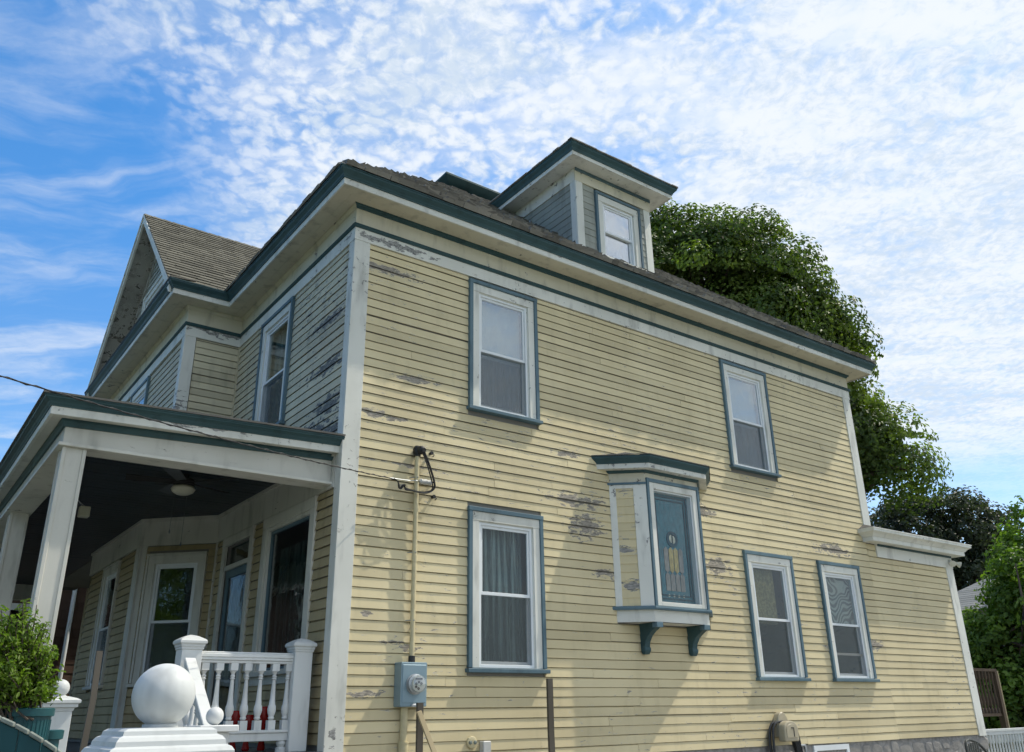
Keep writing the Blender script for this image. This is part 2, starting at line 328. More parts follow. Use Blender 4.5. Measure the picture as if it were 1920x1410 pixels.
# ------------------------------------------------------------------ mesh helpers
WL = {}
class MB:
    def __init__(s): s.v = []; s.f = []; s.t = []
    def add(s, vs, fs, tint=None):
        o = len(s.v); s.v += [tuple(x) for x in vs]; s.f += [tuple(i+o for i in f) for f in fs]
        s.t += [0.5 if tint is None else tint]*len(vs)
    def hexa(s, p, tint=None):   # p: 8 points, bottom loop then top loop
        s.add(p, [(3, 2, 1, 0), (4, 5, 6, 7), (0, 1, 5, 4), (1, 2, 6, 5), (2, 3, 7, 6), (3, 0, 4, 7)], tint)
    def box(s, x0, x1, y0, y1, z0, z1):
        s.hexa([(x0, y0, z0), (x1, y0, z0), (x1, y1, z0), (x0, y1, z0), (x0, y0, z1), (x1, y0, z1), (x1, y1, z1), (x0, y1, z1)])
    def fbox(s, F, u0, u1, n0, n1, z0, z1):
        s.hexa([F(u0, n0, z0), F(u0, n1, z0), F(u1, n1, z0), F(u1, n0, z0), F(u0, n0, z1), F(u0, n1, z1), F(u1, n1, z1), F(u1, n0, z1)])
    def quad(s, *p): s.add(p, [tuple(range(len(p)))])
    def prism(s, poly, d):       # poly: list of 3d points, d: offset vector
        n = len(poly); d = Vector(d)
        vs = [Vector(p) for p in poly] + [Vector(p)+d for p in poly]
        s.add(vs, [tuple(range(n))[::-1], tuple(range(n, 2*n))] + [(i, (i+1) % n, n+(i+1) % n, n+i) for i in range(n)])
    def tube(s, pts, r, seg=8, cap=True):
        pts = [Vector(p) for p in pts]; n = len(pts); rings = []
        rr = r if isinstance(r, (list, tuple)) else [r]*n
        ref = None
        for i, p in enumerate(pts):
            t = (pts[min(i+1, n-1)] - pts[max(i-1, 0)]).normalized()
            if ref is None:
                ref = t.cross(Vector((0, 0, 1)))
                if ref.length < .05: ref = t.cross(Vector((1, 0, 0)))
            a = (ref - t*ref.dot(t)).normalized(); ref = a; b = t.cross(a)
            rings.append([p + (a*math.cos(2*math.pi*k/seg) + b*math.sin(2*math.pi*k/seg))*rr[i] for k in range(seg)])
        vs = [q for r_ in rings for q in r_]; fs = []
        for i in range(n-1):
            for k in range(seg):
                fs.append((i*seg+k, i*seg+(k+1) % seg, (i+1)*seg+(k+1) % seg, (i+1)*seg+k))
        if cap: fs += [tuple(range(seg))[::-1], tuple(range((n-1)*seg, n*seg))]
        s.add(vs, fs)
    def lathe(s, base, prof, seg=20, axis=(0, 0, 1), square=False):
        ax = Vector(axis).normalized(); base = Vector(base)
        a = ax.orthogonal().normalized() if abs(ax.z) < .9 else Vector((1, 0, 0)); b = ax.cross(a)
        n = len(prof); vs = []; fs = []
        for r, z in prof:
            for k in range(seg):
                th = 2*math.pi*(k+.5*(seg == 4))/seg
                vs.append(base + ax*z + (a*math.cos(th)+b*math.sin(th))*r*(1.4142 if seg == 4 else 1))
        for i in range(n-1):
            for k in range(seg):
                fs.append((i*seg+k, i*seg+(k+1) % seg, (i+1)*seg+(k+1) % seg, (i+1)*seg+k))
        fs += [tuple(range(seg))[::-1], tuple(range((n-1)*seg, n*seg))]
        s.add(vs, fs)
    def sweep(s, poly, prof, z=0, closed=True, i0=0, i1=None):
        """profile (outward offset, z) carried round a footprint polygon (ccw)"""
        rings = [[(x, y, z+h) for x, y in offset_poly(poly, d)] for d, h in prof]
        n = len(poly)
        for a, b in zip(rings[:-1], rings[1:]):
            for i in range(n):
                j = (i+1) % n
                s.add([a[i], a[j], b[j], b[i]], [(0, 1, 2, 3)])
    def build(s, name, mat, parent=None, smooth=False, tint=False, bevel=0., seg=1):
        me = bpy.data.meshes.new(name)
        vs = np.array(s.v, float)
        org = Vector((0, 0, 0))
        if parent is None and len(vs):
            mn, mx = vs.min(0), vs.max(0); org = Vector(((mn[0]+mx[0])/2, (mn[1]+mx[1])/2, mn[2])); vs = vs - np.array(org)
        me.from_pydata(vs.tolist(), [], s.f)
        if tint:
            a = me.attributes.new('tint', 'FLOAT', 'POINT'); a.data.foreach_set('value', np.array(s.t, 'f'))
        if smooth: me.polygons.foreach_set('use_smooth', [True]*len(me.polygons))
        me.materials.append(M[mat] if isinstance(mat, str) else mat)
        me.update()
        o = bpy.data.objects.new(name, me); COL.objects.link(o)
        if parent is None: o.location = org; WL[o] = org
        else: adopt(o, parent)
        if bevel:
            b = o.modifiers.new('bevel', 'BEVEL'); b.width = bevel; b.segments = seg; b.limit_method = 'ANGLE'; b.angle_limit = R(40)
        if smooth and smooth != 'all': 
            me.set_sharp_from_angle(angle=R(38))
        return o
def adopt(o, parent):
    o.parent = parent; o.matrix_parent_inverse = Matrix.Translation(-WL[parent]); WL[o] = Vector((0, 0, 0))
def offset_poly(poly, d):
    n = len(poly); res = []
    for i in range(n):
        p0, p1, p2 = Vector(poly[i-1]), Vector(poly[i]), Vector(poly[(i+1) % n])
        e1 = (p1-p0).normalized(); e2 = (p2-p1).normalized()
        n1 = Vector((e1.y, -e1.x)); n2 = Vector((e2.y, -e2.x))
        k = (n1+n2); k = k/(1+n1.dot(n2))
        res.append((p1.x+k.x*d, p1.y+k.y*d))
    return res
def thing(name, label, cat, loc=(0, 0, 0), group=None):
    o = bpy.data.objects.new(name, None); COL.objects.link(o); o.location = loc; o.empty_display_size = .2
    WL[o] = Vector(loc); tag(o, label, cat, group); return o
def tag(o, label=None, cat=None, group=None, kind=None):
    if label: o['label'] = label
    if cat: o['category'] = cat
    if group: o['group'] = group
    if kind: o['kind'] = kind
    return o
def frame(O, Ud, Nd):
    O = Vector(O); Ud = Vector(Ud).normalized(); Nd = Vector(Nd).normalized()
    f = lambda u, n, z: O + Ud*u + Nd*n + Vector((0, 0, z))
    f.O, f.U, f.N = O, Ud, Nd
    return f
def lerp(a, b, t): return a+(b-a)*t

# ------------------------------------------------------------------ ground
mb = MB(); mb.quad((-400, -400, 0), (400, -400, 0), (400, 400, 0), (-400, 400, 0))
tag(mb.build('ground', 'grass'), kind='structure')
mb = MB(); mb.box(-3.4, 26, -14, -.25, -.1, .05)
tag(mb.build('bounce_driveway', 'concrete'), kind='structure')  # unseen, its concrete kept pale to bounce light up to the soffits
mb = MB(); mb.box(-6.6, -5.0, -60, 60, -.1, .10)
tag(mb.build('bounce_pavement', 'bounce_sidewalk'), kind='structure')  # unseen pale concrete, added to bounce sunlight onto front wall and porch
mb = MB(); mb.box(-16, -7.8, -60, 60, -.1, .02)
tag(mb.build('road', 'road'), kind='structure')

# ================================================================== HOUSE
house = thing('house', 'large two-storey house with peeling pale yellow clapboards, off-white trim and teal eaves', 'house', (4.9, 6.28, 0))
XR, YB = 9.81, 12.57           # rear wall x, far wall y
BX, BY0, BY1 = -.805, 3.84, 8.73   # upper front bay
XA = 12.30                     # rear addition end
Z0, ZB, ZT, ZF = 1.125, 6.77, 6.95, 7.24
EXP = .1052

F_side = frame((0, 0, 0), (1, 0, 0), (0, -1, 0))
F_front = frame((0, 0, 0), (0, 1, 0), (-1, 0, 0))          # u = y, outward -x
F_bayside = frame((BX, BY0, 0), (1, 0, 0), (0, -1, 0))     # u from bay corner to wall
F_bayfront = frame((BX, 0, 0), (0, 1, 0), (-1, 0, 0))
DG0, DG1 = Vector((0, 3.84, 0)), Vector((-.805, 4.665, 0))
dgu = (DG1-DG0).normalized()
F_diag = frame(DG0, dgu, (-dgu.y, dgu.x, 0)); DGL = (DG1-DG0).length
if F_diag.N.dot(Vector((-1, -1, 0))) < 0: F_diag = frame(DG0, dgu, (dgu.y, -dgu.x, 0))

# windows: (u0,u1,z0,z1) outer trim
WIN_SIDE = dict(ul=(1.574, 2.643, 4.97, 6.73), ll=(1.574, 2.643, 2.00, 3.80), ur=(6.303, 7.412, 4.97, 6.73), l3=(6.349, 7.457, 1.954, 3.74), l4=(8.114, 9.212, 1.954, 3.74))
WIN_FRONT = dict(up=(1.733, 2.846, 4.97, 6.75), big=(.545, 2.07, 2.01, 3.83), door=(2.40, 3.54, 1.33, 3.83))
WIN_DIAG = (.13, 1.02, 1.98, 3.72)
WIN_BAYLOW = (5.72, 6.72, 2.0, 3.80)
WIN_BAYUP = (5.66, 6.74, 4.97, 6.73)
BOXB = (3.80, 5.51, 2.61, 4.62)

def holes(L, bb=.13): return [(a+bb, b-bb, c+.03, d-bb) for a, b, c, d in L]
def sheath(name, F, u0, u1, z0, z1, op, th=.10, mat='plaster'):
    mb = MB(); us = sorted({u0, u1, *[x for o in op for x in o[:2]]}); zs = sorted({z0, z1, *[x for o in op for x in o[2:]]})
    us = [u for u in us if u0 <= u <= u1]; zs = [z for z in zs if z0 <= z <= z1]
    for a, b in zip(us[:-1], us[1:]):
        run = None
        for c, d in zip(zs[:-1], zs[1:]):
            um, zm = (a+b)/2, (c+d)/2
            solid = not any(o[0] < um < o[1] and o[2] < zm < o[3] for o in op)
            if solid: run = (run[0], d) if run else (c, d)
            if (not solid or d == zs[-1]) and run:
                mb.fbox(F, a, b, -th, -.0115, *run); run = None
    return mb.build(name, mat, house)

BOARDS = []   # candidates: (area in view, wall object, frame, u0,u1,z,mat)
# shared unit board meshes
def board_sec(e, butt):     # tapered board, its top edge eased back so that a groove is left under the butt above
    return [(-.010, .010), (butt-.002, .002), (butt, 0), (.0065, e-.0105), (-.010, e-.0015), (-.012, e+.004)]
def board_faces(n): return [tuple(range(n)), tuple(range(n, 2*n))[::-1]] + [((i+1) % n, i, n+i, n+(i+1) % n) for i in range(n)]
def board_mesh(e, butt=.0145):
    me = bpy.data.meshes.new('clapboard')
    sec = board_sec(e, butt); n = len(sec); K = 3; vs = []; fs = []
    for k in range(K+1):
        dz = random.gauss(0, .0016) if 0 < k < K else 0; dn = random.gauss(0, .0009) if 0 < k < K else 0
        vs += [(k/K, a+dn, z+dz) for a, z in sec]
    for k in range(K): fs += [(k*n+(i+1) % n, k*n+i, (k+1)*n+i, (k+1)*n+(i+1) % n) for i in range(n)]
    me.from_pydata(vs, [], fs+[tuple(range(n)), tuple(range(K*n, K*n+n))[::-1]])
    me.update(); return me
def clad(wall, F, u0, u1, z0, z1, op, mat, e=EXP, blen=(1.9, 4.0), endfn=None, w=1.):
    z = z0; k = 0
    while z < z1-.012:
        h = min(e, z1-z); iv = [(u0, u1)]
        if endfn: iv = [endfn(z+h*.5)]
        for o in op:
            if o[3] > z+.02 and o[2] < z+h-.02:
                nv = []
                for a, b in iv:
                    if o[1] <= a or o[0] >= b: nv.append((a, b)); continue
                    if o[0] > a: nv.append((a, o[0]))
                    if o[1] < b: nv.append((o[1], b))
                iv = nv
        for a, b in iv:
            if b-a < .03: continue
            cuts = [a]; c = a + random.uniform(.5, blen[1])
            while c < b-.7: cuts.append(c); c += random.uniform(*blen)
            cuts.append(b)
            for p, q in zip(cuts[:-1], cuts[1:]):
                p2, q2 = p + (.002 if p != a else 0), q - (.002 if q != b else 0)
                mid = F((p+q)/2, 0, z); dv = mid-CAM; d = dv.length
                vis = max(.02, -F.N.dot(dv)/d)*(q-p)*h/d/d*w
                fx = camo.matrix_world.inverted() @ mid
                ix = fx.x/-fx.z*FPX+960; iy = 705-fx.y/-fx.z*FPX
                hw = (q-p)*FPX/d*.5
                if ix < -hw or ix > 1920+hw or iy < -20 or iy > 1425: vis *= .01
                BOARDS.append((vis, wall, F, p2, q2, z, h, mat, e))
        z += e; k += 1
def worn(mat, F, p, q, z, h):
    if mat != 'siding' or F is not F_side: return mat
    for k, (x, zc_, rx, rz) in enumerate(WALLP):
        if p < x+rx*1.8 and q > x-rx*1.8 and z < zc_+rz*2.2 and z+h > zc_-rz*2.2: return 'siding_w%d' % (k//5)
    return mat
def emit_boards():
    BOARDS.sort(key=lambda b: -b[0])
    meshes = {}; rest = {}
    for i, (v, wall, F, p, q, z, h, mat, e) in enumerate(BOARDS):
        mat = worn(mat, F, p, q, z, h)
        dn = random.uniform(-.0012, .0012); rz = random.gauss(0, .0009); dz = random.gauss(0, .0018)
        if random.random() < .05: dz += random.choice((-1, 1))*.006
        if i < 300:
            key = (mat, round(h, 3), e, i % 7)
            if key not in meshes:
                me = board_mesh(h, .020 if mat == 'siding_porch_shade' else .0145); me.materials.append(M[mat]); meshes[key] = me
            o = bpy.data.objects.new('clapboard', meshes[key]); COL.objects.link(o)
            adopt(o, wall)
            mw = Matrix.Identity(4); O = F(p, dn, z+dz)
            N_ = F.N; U_ = F.U
            for r in range(3):
                mw[r][0] = U_[r]*(q-p); mw[r][1] = N_[r]; mw[r][2] = (0, 0, 1)[r]; mw[r][3] = O[r]
            mw[2][0] += rz*(q-p)
            o.matrix_basis = mw
        else:
            mb = rest.setdefault((wall, mat), MB())
            sec = board_sec(h, .020 if mat == 'siding_porch_shade' else .0145)
            vs = [F(p, n+dn, z+dz+s) for n, s in sec] + [F(q, n+dn, z+dz+s+rz*(q-p)) for n, s in sec]
            mb.add(vs, board_faces(len(sec)))
    for (wall, mat), mb in rest.items():
        tag(mb.build('clapboards', mat, wall), kind='stuff')

# ---- walls
side_ops = list(WIN_SIDE.values())
w_side = sheath('wall', F_side, 0, XR, Z0, ZF, holes(side_ops) + [(4.2, 5.1, 2.8, 4.4)])
w_add = sheath('wall', F_side, XR, XA, Z0, 4.2, [])
w_front = sheath('wall', F_front, .1, BY0, 1.25, ZF, holes(WIN_FRONT.values()))
w_bayside = sheath('wall', F_bayside, .1, -BX, 4.25, ZF, [])
w_bayfront = sheath('wall', F_bayfront, BY0, BY1, 4.25, ZF, holes([WIN_BAYUP]))
w_diag = sheath('wall', F_diag, 0, DGL, 1.25, 4.25, holes([WIN_DIAG], .12))
w_baylow = sheath('wall', F_bayfront, 4.665, 7.905, 1.25, 4.25, holes([WIN_BAYLOW], .12))
mb = MB()   # the far walls and floors that close the house
mb.box(XR-.1, XR, .1, YB, 1.2, ZF); mb.box(0, XR, YB-.1, YB, 1.2, ZF); mb.box(0, .1, BY1, YB-.1, 1.2, ZF)
mb.box(BX, 0, BY1-.1, BY1, 4.25, ZF); mb.quad((0, 8.73, 1.25), (-.805, 7.905, 1.25), (-.805, 7.905, 4.25), (0, 8.73, 4.25))
mb.box(XR, XA, 4.9, 5.0, 1.2, 4.2); mb.box(XA-.1, XA, .1, 4.9, 1.125, 4.2)
mb.build('rear_wall', 'siding_front', house)
mb = MB(); mb.box(BX+.12, XR-.12, .12, YB-.12, 4.22, 4.3); mb.box(.12, XR-.12, .12, YB-.12, 7.1, 7.16); mb.box(.12, XR-.12, .12, YB-.12, 1.2, 1.26)
mb.box(2.9, 3.0, .12, 6, 1.3, 7.1); mb.box(.12, XR-.12, 3.4, 3.5, 1.3, 7.1)
mb.build('inner_floor', 'plaster', house)

CBW = .18  # corner boards
clad(w_side, F_side, CBW, XR-.20, Z0, ZB, side_ops + [BOXB, (9.82-.22, 99, 3.95, 4.3)], 'siding', w=1)
clad(w_add, F_side, XR-.20, XA-.23, Z0, 3.95, [WIN_SIDE['l4']], 'siding')
clad(w_add, F_side, XR-.20, 9.87, 3.95, 4.165, [], 'siding', w=.2)
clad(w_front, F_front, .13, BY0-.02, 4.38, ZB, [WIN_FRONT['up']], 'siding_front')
clad(w_front, F_front, .13, BY0-.03, 1.34, 3.83, [WIN_FRONT['big'], WIN_FRONT['door']], 'siding_porch_shade', w=.55)
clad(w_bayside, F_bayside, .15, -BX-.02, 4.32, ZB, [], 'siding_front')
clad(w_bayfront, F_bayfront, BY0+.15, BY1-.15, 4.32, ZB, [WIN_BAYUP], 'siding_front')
clad(w_diag, F_diag, .02, DGL-.1, 1.34, 3.83, [WIN_DIAG], 'siding_porch_shade', w=.55)
clad(w_baylow, F_bayfront, 4.665+.2, 7.8, 1.34, 3.83, [WIN_BAYLOW], 'siding_porch_shade', w=.55)

# ---- corner boards and friezes
mb = MB(); mb.fbox(F_side, -.022, CBW, 0, .022, .9, ZB); mb.fbox(F_front, .0003, .125, .0005, .0215, .9, ZB); mb.build('corner_board', 'trim', house, bevel=.003)
mb = MB(); mb.fbox(F_side, XR-.2, XR+.01, -.05, .024, 4.30, ZB); mb.build('corner_board', 'trim', house, bevel=.003)
mb = MB(); mb.fbox(F_side, XA-.23, XA+.01, -.05, .024, Z0-.02, 3.96); mb.build('corner_board', 'trim', house, bevel=.003)
mb = MB(); mb.fbox(F_bayside, -.022, .14, 0, .022, 4.3, ZB); mb.fbox(F_bayfront, BY0+.0003, BY0+.13, .0005, .0215, 4.3, ZB); mb.build('corner_board', 'trim', house, bevel=.003)
mb = MB(); mb.fbox(F_bayfront, 4.62, 4.86, 0, .024, 1.3, 3.84); mb.fbox(F_diag, DGL-.1, DGL+.01, 0, .022, 1.3, 3.84); mb.build('corner_board', 'porch_white_shade', house)
mb = MB(); mb.fbox(F_front, BY0-.035, BY0-.004, .001, .035, 1.3, 3.84); mb.build('corner_bead', 'porch_white_shade', house)
mb = MB(); mb.fbox(F_front, BY0-.03, BY0-.001, .001, .03, 4.3, ZB); mb.build('corner_bead', 'siding_front', house)

FP = [(0, 0), (XR, 0), (XR, YB), (0, YB), (0, BY1), (BX, BY1), (BX, BY0), (0, BY0)]
mb = MB(); mb.sweep(FP, [(.0, ZB), (.026, ZB), (.026, ZT-.005)]); mb.build('frieze_lower_board', 'trim', house)
mb = MB(); mb.sweep(FP, [(.012, ZT-.022), (.04, ZT-.022), (.052, ZT-.008), (.046, ZT+.006), (.052, ZT+.012), (.046, ZT+.026), (.012, ZT+.03)]); mb.build('frieze_moulding', 'teal', house)
mb = MB(); mb.sweep(FP, [(.022, ZT+.0), (.022, ZF)]); mb.build('frieze_upper_board', 'soffit', house)
SB = [(0, 0), (XR, 0)]
mb = MB()   # teal bed moulding along the yellow side only, cream on the front
bp = [(.024, ZF-.055), (.034, ZF-.05), (.04, ZF-.03), (.06, ZF-.02), (.064, ZF+.0)]
for (d0, h0), (d1, h1) in zip(bp[:-1], bp[1:]):
    mb.quad((-d0, -d0, h0), (XR+d0, -d0, h0), (XR+d1, -d1, h1), (-d1, -d1, h1))
mb.quad(*[(-d, -d, h) for d, h in bp][::-1], (-.02, -.02, ZF))
mb.build('bed_moulding', 'teal', house)
mb2 = MB(); pts = [FP[0], FP[7], FP[6], FP[5], FP[4]]
ring = lambda d: [offset_poly(FP, d)[i] for i in (5, 6, 7, 0)]
for (d0, h0), (d1, h1) in zip([(.024, ZF-.05), (.03, ZF-.045), (.05, ZF-.02)], [(.03, ZF-.045), (.05, ZF-.02), (.055, ZF)]):
    a, b = ring(d0), ring(d1)
    for i in range(3): mb2.quad((*a[i], h0), (*a[i+1], h0), (*b[i+1], h1), (*b[i], h1))
mb2.build('bed_moulding', 'soffit', house)
OV = .345
mb = MB(); mb.sweep(FP, [(.0, ZF), (.17, ZF-.001), (.171, ZF+.002), (.174, ZF-.001), (OV-.012, ZF)]); mb.build('soffit', 'soffit', house)
mb = MB(); mb.sweep(FP, [(OV-.02, ZF-.012), (OV, ZF-.012), (OV, ZF+.072)]); mb.build('fascia', 'trim', house)
CROWN = [(OV-.01, ZF+.066), (OV+.014, ZF+.066), (OV+.016, ZF+.080), (OV+.022, ZF+.086), (OV+.030, ZF+.105), (OV+.048, ZF+.125), (OV+.064, ZF+.142), (OV+.07, ZF+.152), (OV+.070, ZF+.168), (OV+.078, ZF+.170), (OV+.078, ZF+.184), (OV-.02, ZF+.186)]
mb = MB(); mb.sweep(FP, CROWN); mb.build('crown_moulding', 'teal', house, smooth=True)

# ---- roofs
def shingles(mb, O, U, V, urange, rows, e, width, th=.012, lift=.006, jit=.35, seed=1):
    rg = random.Random(seed); O = Vector(O); U = Vector(U).normalized(); V = Vector(V).normalized(); N = U.cross(V).normalized()
    if N.z < 0: N = -N
    for r in range(rows):
        a, b = urange((r+.5)*e); u = a
        if b-a < .05: continue
        u -= rg.uniform(0, width)
        while u < b:
            wd = width*(1+rg.uniform(-jit, jit)); p, q = max(u, a), min(u+wd-.004, b); u += wd
            if q-p < .02: continue
            t = rg.random(); l0, l1 = rg.uniform(0, lift), rg.uniform(0, lift); ex = rg.uniform(-.006, .006)
            v0, v1 = r*e+ex, (r+1)*e+.03
            P = lambda uu, vv, nn: O+U*uu+V*vv+N*nn
            mb.hexa([P(p, v0, 0), P(q, v0, 0), P(q, v1, -.004), P(p, v1, -.004), P(p, v0, th+l0+.006), P(q, v0, th+l1+.006), P(q, v1, .003), P(p, v1, .003)], t)
T = .85; E0 = .425; ZE = 7.425
ZD = ZE+T*(3.45+E0)       # height of the flat top
ins = 3.45+E0
x0, x1, y0, y1 = -E0, XR+E0, -E0, YB+E0
mb = MB()
a = [(x0, y0, ZE), (x1, y0, ZE), (x1, y1, ZE), (x0, y1, ZE)]
b = [(x0+ins, y0+ins, ZD), (x1-ins, y0+ins, ZD), (x1-ins, y1-ins, ZD), (x0+ins, y1-ins, ZD)]
for i in range(4): mb.quad(a[i], a[(i+1) % 4], b[(i+1) % 4], b[i])
mb.quad(*b)
roof = mb.build('roof', 'shingle', house)
SL = math.hypot(1, T); V = Vector((0, 1, T)).normalized()
mb = MB(); Lx = x1-x0
shingles(mb, (x0, y0-.012, ZE+.004), (1, 0, 0), (0, 1, T), lambda v: (v/SL, Lx-v/SL), int(ins*SL/.135), .135, .16, th=.014, lift=.058, seed=3)
Ly = y1-y0
shingles(mb, (x0-.012, y0, ZE+.004), (0, 1, 0), (1, 0, T), lambda v: (v/SL, Ly-v/SL), int(ins*SL/.125), .125, .2, th=.012, lift=.016, seed=4)
for (cx, cy, sx, sy) in ((x0, y0, 1, 1), (x1, y0, -1, 1)):   # hip caps
    n = int(ins*math.sqrt(2+T*T)/.16)
    for k in range(n):
        t0, t1 = k*ins/n, (k+1)*ins/n+.05; lf = random.uniform(.010, .018); tn = random.random()
        H = Vector((sx, sy, T)); c0 = Vector((cx, cy, ZE)); w1 = .13
        for sdir in (Vector((w1*sx, 0, 0)), Vector((0, w1*sy, 0))):
            A, B = c0+H*t0+Vector((0, 0, lf)), c0+H*t1+Vector((0, 0, .014))
            mb.add([A, A+sdir, B+sdir, B, A-Vector((0, 0, .012)), A+sdir-Vector((0, 0, .012))], [(0, 1, 2, 3), (4, 5, 1, 0)], tn)
tag(mb.build('shingles', 'shingle', roof, tint=True), kind='stuff')
# flat deck with a teal cornice
DP = [(3.17, 3.17), (XR-3.17, 3.17), (XR-3.17, YB-3.17), (3.17, YB-3.17)]
mb = MB(); mb.sweep(DP, [(-.30, ZD-.12), (-.22, ZD-.09), (-.20, ZD-.02), (-.10, ZD+.03), (-.03, ZD+.07), (0, ZD+.09), (0, ZD+.125), (-.3, ZD+.14)])
mb.quad(*[(x, y, ZD+.14) for x, y in offset_poly(DP, -.3)]); mb.build('roof_deck_cornice', 'teal', roof, smooth=True)

# front gable over the bay
GC = (BY0+BY1)/2; GE = BY0-.285; GH = GC-GE; GX = -1.205; GT = 2.53/GH; GZ = 7.425; GA = GZ+2.53
def gable_x(y): return x0+(GT*(y-GE))/T
for sgn in (1, -1):
    mb = MB(); Yf = lambda y: y if sgn == 1 else 2*GC-y
    mb.quad((GX, Yf(GE), GZ), (gable_x(GE)+.2, Yf(GE), GZ), (gable_x(GC)+.2, GC, GA), (GX, GC, GA))
    mb.quad((GX, Yf(GE+.02), GZ-.05), (x0+.5, Yf(GE+.02), GZ-.05), (x0+2.6, GC, GA-.06), (GX, GC, GA-.06))
    g = mb.build('gable_roof', 'shingle_tan', house)
    mb = MB(); gs = math.hypot(GH, 2.53)
    shingles(mb, (GX-.012, Yf(GE-.01), GZ+.002), (1, 0, 0), (0, sgn*GH, 2.53), lambda v: (0, gable_x(GE+v/gs*GH)-GX), int(gs/.137), .137, .24, th=.012, lift=.006, jit=.2, seed=9)
    tag(mb.build('shingles', 'shingle_tan', g, tint=True), kind='stuff')
    # rake boards and rake soffit
    mb = MB()
    def rk(d0, d1, xa, xb, off=0.):
        p = [(xa, Yf(GE+off), GZ+GT*off-d0), (xa, GC, GA-d0), (xa, GC, GA-d1), (xa, Yf(GE+off), GZ+GT*off-d1)]
        mb.prism(p, (xb-xa, 0, 0))
    rk(.0, .045, GX-.02, GX+.02); rk(.045, .17, GX+.0, GX+.035); mb.build('rake_board', 'trim', g)
    mb = MB(); rk(.12, .135, GX+.035, BX-.001); mb.build('rake_soffit', 'soffit_old_shaded', g)
    mb = MB(); rk(.135, .30, BX-.03, BX-.002, .42); mb.build('rake_frieze', 'soffit_old_shaded', g)
mb = MB(); n = 22
for k in range(n):   # ridge caps
    xa, xb = GX+k*3.6/n, GX+(k+1)*3.6/n+.03
    for s_ in (1, -1): mb.add([(xa, GC, GA+.024), (xa, GC+s_*.11, GA+.024-.11*GT), (xb, GC+s_*.11, GA+.014-.11*GT), (xb, GC, GA+.014), (xa, GC, GA+.012), (xa, GC+s_*.11, GA+.012-.11*GT)], [(0, 1, 2, 3), (4, 5, 1, 0)], random.random())
tag(mb.build('ridge_caps', 'shingle_tan', g, tint=True), kind='stuff')
GZW = 7.45
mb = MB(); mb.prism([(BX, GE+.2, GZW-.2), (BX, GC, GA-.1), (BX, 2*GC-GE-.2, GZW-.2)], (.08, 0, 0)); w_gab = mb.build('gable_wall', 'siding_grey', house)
def gend(z): hw = (GA-.3-z)/GT; return (GC-hw, GC+hw)
WIN_GAB = (GC-.74, GC+.74, 7.72, 8.68)
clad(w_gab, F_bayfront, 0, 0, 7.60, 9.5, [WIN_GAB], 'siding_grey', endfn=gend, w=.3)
mb = MB(); mb.prism([(BX-OV-.085, BY0-OV-.08, ZF+.188), (BX, BY0-OV+.2, ZF+.36), (BX, BY1+OV-.2, ZF+.36), (BX-OV-.085, BY1+OV+.08, ZF+.188)], (0, 0, .018)); mb.build('pent_roof', 'shingle', house)

